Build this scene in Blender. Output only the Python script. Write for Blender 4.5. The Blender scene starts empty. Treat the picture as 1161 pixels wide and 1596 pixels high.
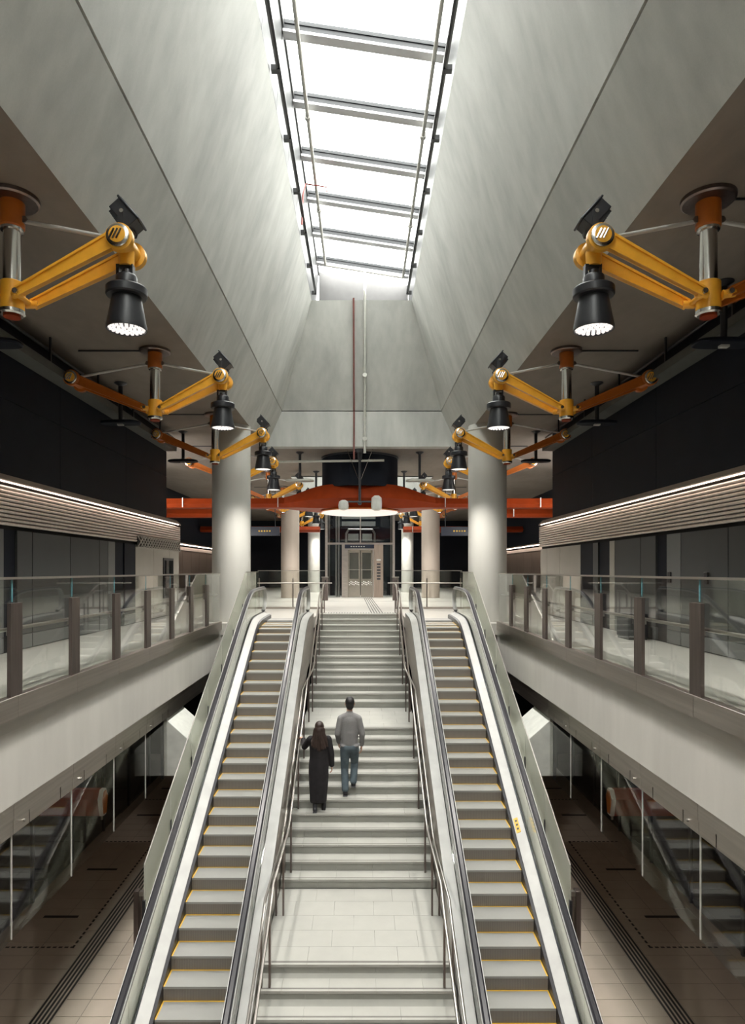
import bpy, bmesh, math, random
from mathutils import Vector, Matrix
random.seed(7)
R = math.radians
scene = bpy.context.scene
C = scene.collection

# ------------------------------------------------------------------ camera
EYE = 1.38                                  # camera height above the concourse floor (z = 0)
cam_d = bpy.data.cameras.new('camera'); cam = bpy.data.objects.new('camera', cam_d); C.objects.link(cam)
cam.location = (0, 0, EYE); cam.rotation_euler = (R(90), 0, 0)
cam_d.sensor_fit = 'VERTICAL'; cam_d.sensor_height = 36; cam_d.lens = 36*1017/1596
cam_d.shift_x = (580.5-563.5)/1596; cam_d.shift_y = (889-798)/1596
cam_d.clip_start = .05; cam_d.clip_end = 200
scene.camera = cam
# ------------------------------------------------------------------ sky, exposure
w = bpy.data.worlds.new('overcast_sky'); scene.world = w; w.use_nodes = True
bg = w.node_tree.nodes['Background']; bg.inputs[0].default_value = (1.0, .995, .96, 1); bg.inputs[1].default_value = 5.0
vs = scene.view_settings; vs.view_transform = 'Standard'; vs.look = 'None'; vs.gamma = 1; vs.use_curve_mapping = False
vs.exposure = 1.42
scene.cycles.max_bounces = 10; scene.cycles.diffuse_bounces = 6; scene.cycles.transparent_max_bounces = 32
scene.cycles.glossy_bounces = 4; scene.cycles.caustics_reflective = False; scene.cycles.caustics_refractive = False
scene.cycles.sample_clamp_indirect = 6

# ------------------------------------------------------------------ materials
MATS = {}
def new_mat(name):
    m = bpy.data.materials.new(name); m.use_nodes = True; MATS[name] = m
    return m, m.node_tree.nodes, m.node_tree.links, m.node_tree.nodes['Principled BSDF']
def plain(name, col, rough=.5, metal=0., var=.08, scale=6., bump=0., stretch=(1,1,1), spec=.5):
    m, n, l, p = new_mat(name)
    geo = n.new('ShaderNodeNewGeometry'); mp = n.new('ShaderNodeMapping'); mp.inputs['Scale'].default_value = stretch
    l.new(geo.outputs['Position'], mp.inputs[0])
    t = n.new('ShaderNodeTexNoise'); t.inputs['Scale'].default_value = scale; t.inputs['Detail'].default_value = 5
    l.new(mp.outputs[0], t.inputs['Vector'])
    rp = n.new('ShaderNodeMapRange'); rp.inputs['From Min'].default_value = .3; rp.inputs['From Max'].default_value = .7
    rp.inputs['To Min'].default_value = 1-var; rp.inputs['To Max'].default_value = 1+var
    l.new(t.outputs['Fac'], rp.inputs['Value'])
    mx = n.new('ShaderNodeVectorMath'); mx.operation = 'SCALE'; mx.inputs[0].default_value = col
    l.new(rp.outputs[0], mx.inputs['Scale']); l.new(mx.outputs[0], p.inputs['Base Color'])
    p.inputs['Roughness'].default_value = rough; p.inputs['Metallic'].default_value = metal
    p.inputs['Specular IOR Level'].default_value = spec
    if bump:
        b = n.new('ShaderNodeBump'); b.inputs['Strength'].default_value = bump; b.inputs['Distance'].default_value = .01
        l.new(t.outputs['Fac'], b.inputs['Height']); l.new(b.outputs[0], p.inputs['Normal'])
    return m
def concrete(name, col, stretch=(1,1,.25), var=.16, rough=.62):
    m, n, l, p = new_mat(name)
    geo = n.new('ShaderNodeNewGeometry')
    def noise(sc, st, det=6, dis=0.):
        mp = n.new('ShaderNodeMapping'); mp.inputs['Scale'].default_value = st; l.new(geo.outputs['Position'], mp.inputs[0])
        t = n.new('ShaderNodeTexNoise'); t.inputs['Scale'].default_value = sc; t.inputs['Detail'].default_value = det
        t.inputs['Distortion'].default_value = dis; l.new(mp.outputs[0], t.inputs['Vector']); return t.outputs['Fac']
    a = noise(.9, stretch, 6, .6); b = noise(5, stretch, 6); c = noise(60, (1,1,1), 3)
    def mad(x, k, off):
        q = n.new('ShaderNodeMath'); q.operation = 'MULTIPLY_ADD'; q.inputs[1].default_value = k; q.inputs[2].default_value = off
        l.new(x, q.inputs[0]); return q.outputs[0]
    def add(x, y):
        q = n.new('ShaderNodeMath'); q.operation = 'ADD'; l.new(x, q.inputs[0]); l.new(y, q.inputs[1]); return q.outputs[0]
    v = add(add(mad(a, var*3.2, 1-var*1.6), mad(b, var*1.5, -var*.75)), mad(c, var*.5, -var*.25))
    mx = n.new('ShaderNodeVectorMath'); mx.operation = 'SCALE'; mx.inputs[0].default_value = col
    l.new(v, mx.inputs['Scale']); l.new(mx.outputs[0], p.inputs['Base Color'])
    p.inputs['Roughness'].default_value = rough; p.inputs['Specular IOR Level'].default_value = .3
    bp = n.new('ShaderNodeBump'); bp.inputs['Strength'].default_value = .12; bp.inputs['Distance'].default_value = .01
    l.new(b, bp.inputs['Height']); l.new(bp.outputs[0], p.inputs['Normal'])
    return m
def glass(name, tint=(.86,.9,.87), rough=.02, f0=.05, graze=.8):
    m, n, l, p = new_mat(name); n.remove(p)
    out = n['Material Output']
    lw = n.new('ShaderNodeLayerWeight'); lw.inputs['Blend'].default_value = .5
    pw = n.new('ShaderNodeMath'); pw.operation = 'POWER'; pw.inputs[1].default_value = 4.
    l.new(lw.outputs['Facing'], pw.inputs[0])
    ma = n.new('ShaderNodeMath'); ma.operation = 'MULTIPLY_ADD'; ma.inputs[1].default_value = graze; ma.inputs[2].default_value = f0
    l.new(pw.outputs[0], ma.inputs[0])
    tr = n.new('ShaderNodeBsdfTransparent'); tr.inputs[0].default_value = (*tint, 1)
    gl = n.new('ShaderNodeBsdfGlossy'); gl.inputs['Roughness'].default_value = rough
    mx = n.new('ShaderNodeMixShader'); l.new(ma.outputs[0], mx.inputs[0]); l.new(tr.outputs[0], mx.inputs[1]); l.new(gl.outputs[0], mx.inputs[2])
    l.new(mx.outputs[0], out.inputs[0])
    return m
def emit(name, col, st):
    m, n, l, p = new_mat(name); p.inputs['Base Color'].default_value = (.8,.8,.8,1)
    p.inputs['Emission Color'].default_value = (*col, 1); p.inputs['Emission Strength'].default_value = st
    return m
def ribbed(name, col, col2, scale, rough=.45, axis=0, metal=0.):
    m, n, l, p = new_mat(name)
    geo = n.new('ShaderNodeNewGeometry'); wv = n.new('ShaderNodeTexWave'); wv.wave_type = 'BANDS'
    wv.bands_direction = 'XYZ'[axis]; wv.inputs['Scale'].default_value = scale
    l.new(geo.outputs['Position'], wv.inputs['Vector'])
    mx = n.new('ShaderNodeMix'); mx.data_type = 'RGBA'; mx.inputs[6].default_value = (*col,1); mx.inputs[7].default_value = (*col2,1)
    l.new(wv.outputs['Fac'], mx.inputs[0]); l.new(mx.outputs[2], p.inputs['Base Color'])
    p.inputs['Roughness'].default_value = rough; p.inputs['Metallic'].default_value = metal
    b = n.new('ShaderNodeBump'); b.inputs['Strength'].default_value = .3; b.inputs['Distance'].default_value = .005
    l.new(wv.outputs['Fac'], b.inputs['Height']); l.new(b.outputs[0], p.inputs['Normal'])
    return m
concrete('concrete', (.43,.435,.41), (1,1,.3), .23); concrete('concrete_shaded', (.215,.185,.158), (1,.5,1), .2)  # soffit is the same concrete, darkened to paint in its shade
concrete('concrete_slab', (.58,.56,.52), (1,1,.2), .10); concrete('column_concrete', (.49,.485,.45), (1,1,.12), .08, .5)
concrete('concrete_brown', (.40,.34,.29), (1,1,.12), .10, .45)
plain('stainless', (.50,.455,.42), .30, 1., .12, 3, 0, (1,.2,8)); plain('steel_tube', (.62,.60,.57), .22, 1., .05)
plain('post_steel', (.21,.175,.165), .34, 1., .12, 4, 0, (6,6,.4)); plain('rail_steel', (.46,.44,.41), .36, 1., .05)
plain('aluminium', (.5,.5,.49), .38, .4, .04); plain('anodised', (.62,.62,.64), .45, .2, .05); plain('anodised_dark', (.028,.03,.034), .45, .2, .05); plain('upstand_light', (.13,.13,.127), .5, 0, .05); plain('shaft_pipe', (.52,.51,.47), .4, .2); plain('upstand_grey', (.10,.102,.104), .5, .1, .05); plain('white_metal', (.37,.366,.352), .45, .15, .10, 3); plain('deck_cream', (.78,.77,.69), .5, 0, .04, 3)
plain('yellow_paint', (.82,.40,.035), .36, 0, .07, 9, .0); plain('orange_paint', (.25,.032,.005), .5, 0, .08, 4, 0, (1,1,1), .15)
plain('black_metal', (.018,.019,.023), .38, 0, .1); plain('black_rubber', (.017,.017,.022), .33, 0, .05, 20)
plain('dark_panel', (.009,.0115,.018), .6, 0, .12, 2, 0, (1,1,1), .15); plain('grey_panel', (.052,.057,.059), .42, .1, .06, 2, 0, (1,1,.2))
plain('grey_panel_light', (.15,.155,.155), .42, .1, .06, 2); plain('cream_panel', (.42,.40,.355), .35, .1, .05, 2)
plain('bronze_panel', (.30,.235,.195), .35, .4, .15, 3, 0, (6,6,.3)); plain('slat_metal', (.62,.54,.49), .42, .3, .10, 5, 0, (1,3,1))
plain('soffit_bronze', (.25,.20,.165), .5, .2, .05); plain('dark_gap', (.01,.01,.01), .9, 0, .02)
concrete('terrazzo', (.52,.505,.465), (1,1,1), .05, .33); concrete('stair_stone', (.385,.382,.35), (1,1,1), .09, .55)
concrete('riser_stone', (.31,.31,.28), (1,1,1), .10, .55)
concrete('platform_tile', (.62,.53,.44), (1,1,1), .06, .4); plain('grout', (.20,.17,.14), .8)
ribbed('step_tread', (.40,.40,.375), (.30,.30,.285), 55, .42, 0, .2); ribbed('step_riser', (.27,.245,.215), (.15,.13,.115), 22, .5, 0, .2)
plain('yellow_line', (.62,.37,.04), .5); plain('tactile_black', (.045,.04,.036), .55)
plain('red_pipe', (.33,.035,.025), .45); plain('brown_pipe', (.17,.06,.05), .5); plain('grey_pipe', (.47,.47,.43), .4, .2)
plain('tray_grey', (.10,.103,.095), .5, .2); plain('glass_joint', (.10,.27,.32), .2); plain('nosing_grey', (.16,.155,.14), .6); plain('rod_grey', (.52,.51,.49), .35, .3); plain('lamp_grey', (.55,.56,.52), .4); plain('door_metal', (.45,.41,.36), .22, .9, .08, 3, 0, (1,1,.3)); plain('sign_navy', (.01,.014,.03), .3)
plain('cream_box', (.62,.63,.59), .5); plain('rim_white', (.75,.73,.70), .4)
glass('clear_glass', (.94,.955,.94)); glass('baffle_glass', (.93,.94,.93), .01, .03, .5); glass('lift_glass', (.72,.74,.74), .01, .05)
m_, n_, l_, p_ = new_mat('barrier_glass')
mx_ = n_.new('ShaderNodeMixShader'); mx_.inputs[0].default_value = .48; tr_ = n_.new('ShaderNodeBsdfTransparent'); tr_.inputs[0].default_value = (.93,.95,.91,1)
p_.inputs['Base Color'].default_value = (.78,.78,.70,1); p_.inputs['Roughness'].default_value = .12  # cream diffuse share paints milkiness and bright reflections into the glass
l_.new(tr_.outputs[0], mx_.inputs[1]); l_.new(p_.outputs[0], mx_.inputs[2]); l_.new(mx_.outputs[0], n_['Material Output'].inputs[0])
glass('pane_glass', (.97,.98,.97), .02, .02); glass('balustrade_glass', (.93,.95,.915), .05, .07)
m_, n_, l_, p_ = new_mat('screen_door_glass'); p_.inputs['Base Color'].default_value = (.006,.008,.013,1); p_.inputs['Roughness'].default_value = .06
plain('hair_black', (.012,.011,.012), .5, 0, .2, 40); plain('hair_brown', (.030,.016,.012), .5, 0, .3, 60, 0, (3,3,.5)); plain('skin', (.55,.33,.24), .5)
plain('sweater', (.22,.215,.215), .9, 0, .1, 90, .2); plain('jeans', (.085,.115,.135), .8, 0, .25, 9); plain('black_cloth', (.012,.010,.012), .85, 0, .3, 12)
plain('shoe_black', (.02,.02,.024), .5); plain('sock_white', (.6,.58,.55), .8)
emit('added_platform_led', (1.0,.74,.55), .75); emit('led_lamp', (1.0,.93,.89), .30); emit('led_strip', (1.0,.80,.66), 4.4); emit('ring_glow', (1.0,.84,.77), .21)

# ------------------------------------------------------------------ mesh helpers
ORG = {}
class MB:
    def __init__(s): s.v = []; s.f = []
    def add(s, vs_, fs):
        o = len(s.v); s.v += [tuple(q) for q in vs_]; s.f += [tuple(i+o for i in f) for f in fs]; return s
    def box(s, x0, x1, y0, y1, z0, z1):
        x0, x1 = sorted((x0,x1)); y0, y1 = sorted((y0,y1)); z0, z1 = sorted((z0,z1))
        return s.add([(x0,y0,z0),(x1,y0,z0),(x1,y1,z0),(x0,y1,z0),(x0,y0,z1),(x1,y0,z1),(x1,y1,z1),(x0,y1,z1)],
                     [(3,2,1,0),(4,5,6,7),(0,1,5,4),(1,2,6,5),(2,3,7,6),(3,0,4,7)])
    def prism(s, pts, axis, a, b):
        # pts in the other two axes (in x,y,z order), extruded on axis from a to b
        n = len(pts)
        def mk(p, t): return {'x': (t,p[0],p[1]), 'y': (p[0],t,p[1]), 'z': (p[0],p[1],t)}[axis]
        return s.add([mk(p,a) for p in pts]+[mk(p,b) for p in pts],
                     [tuple(range(n))[::-1], tuple(range(n,2*n))]+[(i,(i+1)%n,n+(i+1)%n,n+i) for i in range(n)])
    def rings(s, rr, cap=True):
        n = len(rr[0]); vs_ = [p for r in rr for p in r]; fs = []
        for k in range(len(rr)-1):
            for i in range(n): fs.append((k*n+i, k*n+(i+1)%n, (k+1)*n+(i+1)%n, (k+1)*n+i))
        if cap: fs += [tuple(range(n))[::-1], tuple(range((len(rr)-1)*n, len(rr)*n))]
        return s.add(vs_, fs)
    def tube(s, p0, p1, r0, r1=None, seg=12):
        p0 = Vector(p0); p1 = Vector(p1); r1 = r0 if r1 is None else r1
        d = (p1-p0).normalized(); u = d.orthogonal().normalized(); v = d.cross(u)
        def ring(c, r): return [c+(u*math.cos(2*math.pi*i/seg)+v*math.sin(2*math.pi*i/seg))*r for i in range(seg)]
        return s.rings([ring(p0,r0), ring(p1,r1)])
    def poly(s, pts, r, seg=10):
        pts = [Vector(p) for p in pts]; rr = []; u = None
        for i, p in enumerate(pts):
            d = ((pts[min(i+1,len(pts)-1)]-p).normalized() + (p-pts[max(i-1,0)]).normalized()).normalized()
            u = d.orthogonal().normalized() if u is None else (u-d*u.dot(d)).normalized()
            v = d.cross(u); rr.append([p+(u*math.cos(2*math.pi*k/seg)+v*math.sin(2*math.pi*k/seg))*r for k in range(seg)])
        return s.rings(rr)
    def lathe(s, c, prof, axis=(0,0,1), seg=24):
        c = Vector(c); d = Vector(axis).normalized(); u = d.orthogonal().normalized(); v = d.cross(u)
        return s.rings([[c+d*h+(u*math.cos(2*math.pi*i/seg)+v*math.sin(2*math.pi*i/seg))*max(r,1e-4) for i in range(seg)] for r, h in prof])
    def capsule(s, p0, r0, p1, r1, sc=(1,1,1), seg=12):
        p0 = Vector(p0); p1 = Vector(p1); d = (p1-p0)
        L = d.length or 1e-5; d = d.normalized() if L > 1e-4 else Vector((0,0,1)); u = d.orthogonal().normalized(); v = d.cross(u)
        rr = []
        for k in range(0, 5):
            a = -math.pi/2 + k*math.pi/8; rr.append((p0+d*r0*math.sin(a), max(r0*math.cos(a), 1e-4)))
        for k in range(0, 5):
            a = k*math.pi/8; rr.append((p1+d*r1*math.sin(a), max(r1*math.cos(a), 1e-4)))
        mid = (p0+p1)/2; S = Vector(sc)
        out = []
        for c, r in rr:
            out.append([mid + (c+(u*math.cos(2*math.pi*i/seg)+v*math.sin(2*math.pi*i/seg))*r - mid)*S for i in range(seg)])
        return s.rings(out)
    def ball(s, c, rx, ry, rz, seg=14, nr=9):
        rr = []
        for k in range(nr+1):
            a = -math.pi/2+math.pi*k/nr
            rr.append([(c[0]+rx*max(math.cos(a),1e-3)*math.cos(2*math.pi*i/seg), c[1]+ry*max(math.cos(a),1e-3)*math.sin(2*math.pi*i/seg), c[2]+rz*math.sin(a)) for i in range(seg)])
        return s.rings(rr)
    def sweep(s, path, sec):
        # path: list of (y, z); sec: list of (x, dz)
        return s.rings([[(x, y, z+dz) for x, dz in sec] for y, z in path])
    def mesh(s, name, mat, org=(0,0,0), smooth=True):
        me = bpy.data.meshes.new(name); o = Vector(org)
        me.from_pydata([Vector(q)-o for q in s.v], [], s.f)
        bm = bmesh.new(); bm.from_mesh(me); bmesh.ops.recalc_face_normals(bm, faces=bm.faces); bm.to_mesh(me); bm.free()
        me.materials.append(MATS[mat])
        if smooth:
            me.polygons.foreach_set('use_smooth', [True]*len(me.polygons)); me.set_sharp_from_angle(angle=R(32))
        return me
    def build(s, name, mat, parent=None, smooth=True, bevel=0.):
        o = Vector(ORG.get(parent, (0,0,0))) if parent else Vector((0,0,0))
        ob = bpy.data.objects.new(name, s.mesh(name, mat, o, smooth)); C.objects.link(ob)
        ORG[ob] = o
        if parent: ob.parent = parent
        if bevel:
            b = ob.modifiers.new('bevel', 'BEVEL'); b.width = bevel; b.segments = 2; b.limit_method = 'ANGLE'
        return ob
def tag(o, label, cat=None, group=None, kind=None):
    o['label'] = label
    if cat: o['category'] = cat
    if group: o['group'] = group
    if kind: o['kind'] = kind
    return o
def thing(name, loc, label, cat, group=None, kind=None):
    o = bpy.data.objects.new(name, None); o.empty_display_size = .1; C.objects.link(o); o.location = loc
    ORG[o] = Vector(loc); return tag(o, label, cat, group, kind)
def inst(me, name, parent, loc, rot=None):
    ob = bpy.data.objects.new(name, me); C.objects.link(ob); o = Vector(ORG.get(parent,(0,0,0)))
    ob.parent = parent; ob.location = Vector(loc)-o; ORG[ob] = Vector(loc)
    if rot: ob.rotation_euler = rot
    return ob
def copy_tree(o, parent=None):
    c = o.copy(); C.objects.link(c); c.parent = parent
    for ch in o.children: copy_tree(ch, c)
    return c
def struct(name, label, loc=(0,0,0)):
    return thing(name, loc, label, None, None, 'structure')
AX = -.06                                    # building axis in x
SIDES = ((-1,'left'), (1,'right'))
ORD = ['nearest','second nearest','third nearest','fourth nearest','fifth nearest','sixth nearest','seventh nearest','eighth nearest','farthest']

# ================================================================== STRUCTURE
ZC = 5.33                                    # concourse ceiling; ceiling, shaft, skylight and bracket group scaled up about the camera
ZP = -5.65                                   # platform floor
MW = 3.57                                    # half width of the atrium void
YE = 20.8                                    # far end of the first skylight shaft
Y0 = -9.0                                    # modelled back end of the hall
# ---- concourse floor
fl = struct('floor', 'pale terrazzo concourse floor around the atrium void')
MB().box(-13,13, 20.69,52, -.30,0).build('far_concourse', 'terrazzo', fl)
for s, nm in SIDES:
    MB().box(AX+s*(MW+.02), s*7.4, Y0,20.69, -.30,0).build('side_walkway', 'terrazzo', fl)
    MB().box(s*7.4, s*13, 18.6,20.69, -.30,0).build('far_walkway', 'terrazzo', fl)
    MB().box(AX+s*1.33, AX+s*(MW+.02), 18.75,20.69, -.30,0).build('escalator_landing', 'terrazzo', fl)
    MB().box(AX+s*2.96, AX+s*(MW+.02), 17.0,18.75, -.30,0).build('column_landing', 'terrazzo', fl)
MB().box(-13,13, Y0,.7, -.30,0).build('near_walkway', 'terrazzo', fl)
MB().box(-13,13, 29.2,29.25, -.001,.003).build('floor_channel', 'tactile_black', fl)
for i in range(5):
    x = .30+i*.09
    b = MB(); b.add([(x,21.3,.004),(x+.035,21.3,.004),(x-.20+.035,33.0,.004),(x-.20,33.0,.004)], [(0,1,2,3)]); b.build('tactile_bar', 'tactile_black', fl)
for i in range(28):
    MB().box(AX-1.2+i*.087, AX-1.165+i*.087, 21.0,21.28, 0,.006).build('tactile_stud', 'tactile_black', fl)
# ---- slab edges of the void (concrete beam face)
for s, nm in SIDES:
    we = struct('trim_%d' % (1 if s < 0 else 2), 'pale concrete slab edge below the %s glass railing' % nm)
    MB().box(AX+s*(MW+.03), s*7.4, Y0,24, -1.08,-.30).build('slab_edge_beam', 'concrete_slab', we)
# ---- ceiling and skylight shaft
ce = struct('ceiling', 'concrete soffit with brown-grey shade painted in, on both sides of the skylight shaft')
for s, nm in SIDES:
    MB().prism([(s*3.06,ZC-.015),(s*2.545,6.445),(s*3.4,6.445),(s*3.4,ZC+.1)], 'y', Y0, YE+.4).build('shaft_upstand_beam', 'concrete', ce)
    MB().prism([(s*2.53,6.475),(s*1.507,9.51),(s*1.85,9.51),(s*3.4,6.475)], 'y', Y0, YE+.4).build('shaft_side_slab', 'concrete', ce)
    MB().box(s*2.60, s*3.4, Y0,YE+.4, 6.44,6.48).build('shaft_joint', 'dark_gap', ce)
    MB().box(s*3.06, s*7.6, Y0,YE+.4, ZC-.015,ZC+.25).build('soffit_slab', 'concrete_shaded', ce)
MB().box(-3.06,3.06, YE,YE+.4, ZC,6.445).build('shaft_end_beam', 'concrete', ce)
MB().prism([(YE,6.475),(19.64,9.51),(20.0,9.51),(YE+.4,6.475)], 'x', -2.6,2.6).build('shaft_end_slab', 'concrete', ce)
MB().box(-2.7,2.7, YE+.06,YE+.4, 6.44,6.48).build('shaft_joint', 'dark_gap', ce)
MB().box(-13,13, YE+.4,27.6, ZC,ZC+.25).build('soffit_slab', 'concrete_shaded', ce)
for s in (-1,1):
    MB().box(s*7.6,s*13, 18,YE+.4, ZC,ZC+.25).build('soffit_slab', 'concrete_shaded', ce)
    MB().box(s*3.0,s*13, 27.6,52, ZC,ZC+.25).build('soffit_slab', 'concrete_shaded', ce)
    MB().prism([(s*3.0,ZC),(s*1.5,9.5),(s*1.8,9.5),(s*3.4,ZC+.2)], 'y', 27.6,46).build('far_shaft_side', 'concrete', ce)
MB().box(-3.0,3.0, 27.3,27.6, ZC,9.5).build('far_shaft_end', 'concrete', ce)
MB().box(-3.0,3.0, 46,46.3, ZC,9.5).build('far_shaft_end', 'concrete', ce)
MB().box(-3.0,3.0, 46.3,52, ZC,ZC+.25).build('soffit_slab', 'concrete_shaded', ce)
MB().box(-3.4,3.4, Y0-.3,Y0, ZC,11.4).build('shaft_near_end', 'concrete', ce)
# ---- skylight
sk = struct('window_1', 'long sloping skylight of white-framed glass panes above the shaft')
XL, ZL, XR, ZR = -1.42, 11.30, 1.55, 10.85
def gz(x): return ZL+(ZR-ZL)*(x-XL)/(XR-XL)
my = [11.85+1.77*k for k in range(-11, 6)]
for k, y in enumerate(my):
    def bar(z0, z1, hw): return MB().prism([(XL,gz(XL)+z0),(XR,gz(XR)+z0),(XR,gz(XR)+z1),(XL,gz(XL)+z1)], 'y', y-hw, y+hw)
    bar(-.20, -.15, .10).build('bar_flange', 'anodised', sk)
    bar(-.15, -.02, .05).build('glazing_bar', 'anodised_dark', sk)
    bar(-.02, .05, .07).build('bar_cap', 'anodised_dark', sk)
    if k < len(my)-1:
        MB().prism([(XL,gz(XL)),(XR,gz(XR)),(XR,gz(XR)+.02),(XL,gz(XL)+.02)], 'y', y+.045, my[k+1]-.045).build('pane', 'pane_glass', sk)
for s, x0, x1, zt in ((-1,-1.56,XL,ZL), (1,1.56,XR,ZR)):
    ys = [Y0]+my+[21.7]
    for a, b_ in zip(ys[:-1], ys[1:]):
        MB().prism([(x0,9.60),(x1,zt+.05),(x1+s*.07,zt+.05),(x0+s*.12,9.60)], 'y', a+.008, b_-.008).build('upstand_panel', 'upstand_grey', sk)
    MB().prism([(x1-s*.02,zt-.12),(x1+s*.10,zt-.12),(x1+s*.10,zt+.05),(x1-s*.02,zt+.05)], 'y', Y0,21.7).build('edge_frame', 'upstand_grey', sk)
    MB().box(x0+s*.3, s*1.9, Y0,21.7, 9.46,9.58).build('gutter', 'dark_gap', sk)
    MB().box(s*1.36,s*1.40, Y0,19.9, 9.80,9.88).build('edge_rail', 'black_metal', sk)
    MB().box(s*1.40,s*1.43, Y0,19.9, 9.78,9.86).build('edge_rail_flange', 'upstand_grey', sk)
    for y in [12.75+1.77*k for k in range(-11,5)]:
        MB().box(s*1.38,s*1.52, y-.05,y+.05, 9.77,9.86).build('rail_bracket', 'black_metal', sk)
MB().prism([(XL,9.5),(XR,9.5),(XR,ZR),(XL,ZL)], 'y', 21.7,21.8).build('end_upstand', 'upstand_light', sk)
MB().box(-1.9,1.9, 19.9,21.8, 9.42,9.5).build('end_ledge', 'upstand_light', sk)
MB().box(-1.5,1.5, 20.6,20.7, 9.5,9.85).build('end_kerb', 'upstand_light', sk)
sk2 = struct('window_2', 'far skylight above the glass lift beyond the orange beam')
for y in range(28,46,2):
    MB().box(-1.6,1.6, y-.05,y+.05, 9.4,9.6).build('glazing_bar', 'aluminium', sk2)
    MB().box(-1.6,1.6, y+.05,y+1.95, 9.5,9.52).build('pane', 'pane_glass', sk2)
# ---- side walls at concourse level
def side_wall(s, nm, joints, end):
    X = AX+s*5.83
    wl = struct('wall_'+nm, 'dark grey panelled %s wall with lit metal slats above it' % nm)
    MB().box(X+s*.05, X+s*1.5, Y0,end, 0,2.95).build('wall_core', 'dark_gap', wl)
    for a, b, mat, dx in joints:
        MB().box(X+s*dx, X+s*.06, a+.012,b-.012, .27,2.06).build('wall_panel', mat, wl)
        if dx < .02: MB().box(X, X+s*.06, a+.012,b-.012, .02,.26).build('plinth_panel', 'grey_panel_light' if 'cream' not in mat else 'cream_panel', wl)
    # horizontal slats, separately mounted
    for i in range(10):
        z = 2.13+i*.066
        MB().prism([(X-s*.03,z),(X-s*.05,z+.024),(X-s*.04,z+.048),(X+s*.05,z+.048),(X+s*.05,z)], 'y', Y0,end).build('slat', 'slat_metal', wl)
    # bronze soffit ledge and lamp trough
    xf = AX+s*5.5
    MB().prism([(xf,Y0),(X+s*.3,Y0),(X+s*.3,end+.15),(X-s*.02,end+.15),(xf,end-1.4)] , 'z', 2.83,2.87).build('soffit_ledge', 'soffit_bronze', wl)
    MB().box(xf-s*.01, xf+s*.02, Y0,end-1.45, 2.80,2.875).build('ledge_lip', 'soffit_bronze', wl)
    # dark fascia panels
    ys = [Y0,-4,0,4,8,12.05,15.4,18.6]
    for a, b in zip(ys[:-1], ys[1:]):
        for z0, z1 in ((2.88,4.05),(4.062,ZC)):
            MB().box(xf, xf+s*.9, a+.006,b-.006, z0,z1).build('fascia_panel', 'dark_panel', wl)
    return X
LJ = [(Y0,-4,'grey_panel',0),(-4,0,'grey_panel',0),(0,4,'grey_panel',0),(4,7.7,'grey_panel',0),(7.7,9.2,'grey_panel',0),(9.2,10.75,'grey_panel_light',0),(10.75,11.15,'dark_panel',.03),(11.15,11.68,'grey_panel',0),(11.68,13.2,'grey_panel',0),(13.2,14.67,'grey_panel',0),(14.67,15.16,'grey_panel',0),(15.16,15.6,'grey_panel_light',0),
      (15.6,16.2,'dark_panel',.03),(16.2,17.0,'dark_panel',.0),(17.0,18.5,'cream_panel',0),(18.5,20.0,'cream_panel',0),(20.0,21.05,'cream_panel',0)]
RJ = [(Y0,-4,'grey_panel',0),(-4,0,'grey_panel',0),(0,4,'grey_panel',0),(4,7.0,'grey_panel',0),(7.0,8.7,'grey_panel',0),(8.7,10.27,'grey_panel',0),(10.27,11.8,'grey_panel',0),(11.8,12.35,'grey_panel_light',0),(12.35,12.8,'dark_panel',.03),(12.8,13.5,'grey_panel',0),(13.5,14.88,'grey_panel',0),(14.88,15.2,'cream_panel',0),
      (15.2,15.92,'dark_panel',.03),(15.92,16.3,'grey_panel',0),(16.3,17.2,'dark_panel',0),(17.2,19.0,'cream_panel',0),(19.0,20.3,'cream_panel',0),(20.3,21.05,'cream_panel',0)]
side_wall(-1, 'left', LJ, 21.05); side_wall(1, 'right', RJ, 21.05)
# lamp strips in the slat coves
for s, nm in SIDES:
    X = AX+s*5.83
    tag(MB().box(X-s*.09, X-s*.115, Y0+.1,20.6, 2.816,2.829).build('strip_light', 'led_strip'), 'warm linear light strip along the top of the %s slatted wall' % nm, 'strip light', 'strip lights over the slatted walls')
# far side walls beyond the corridor
for s, nm in SIDES:
    wf = struct('wall_far_'+nm, 'bronze panelled far wall beyond the %s column' % nm)
    for k in range(17):
        MB().box(s*9.5, s*9.7, 22+k*1.8+.01,22+(k+1)*1.8-.01, 0,2.42).build('wall_panel', 'bronze_panel', wf)
    MB().box(s*9.45, s*9.7, 22,52, 2.44,2.62).build('cove_panel', 'slat_metal', wf)
    MB().box(s*9.1, s*9.7, 22,52, 2.74,2.80).build('ledge', 'soffit_bronze', wf)
    MB().box(s*9.3, s*9.9, 22,52, 2.8,ZC).build('fascia', 'dark_panel', wf)
    MB().box(s*7.3, s*13, 21.0,21.2, 0,ZC).build('return_wall', 'dark_panel', wf) if False else None
    MB().box(s*12.9, s*13, 18,52, 0,ZC).build('outer_wall', 'dark_panel', wf)
    tag(MB().box(s*9.30, s*9.26, 22.1,51.5, 2.70,2.735).build('strip_light', 'led_strip'), 'warm light strip along the distant bronze wall on the %s' % nm, 'strip light', 'strip lights on the far walls')
wb = struct('wall_back', 'dark end wall far behind the glass lift')
MB().box(-13,13, 52,52.2, 0,9.6).build('wall_panel', 'dark_panel', wb)
wn = struct('wall_front', 'grey wall closing the hall behind the viewer')
MB().box(-13,13, Y0-.25,Y0-.05, -6,ZC).build('wall_panel', 'concrete', wn)
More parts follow.
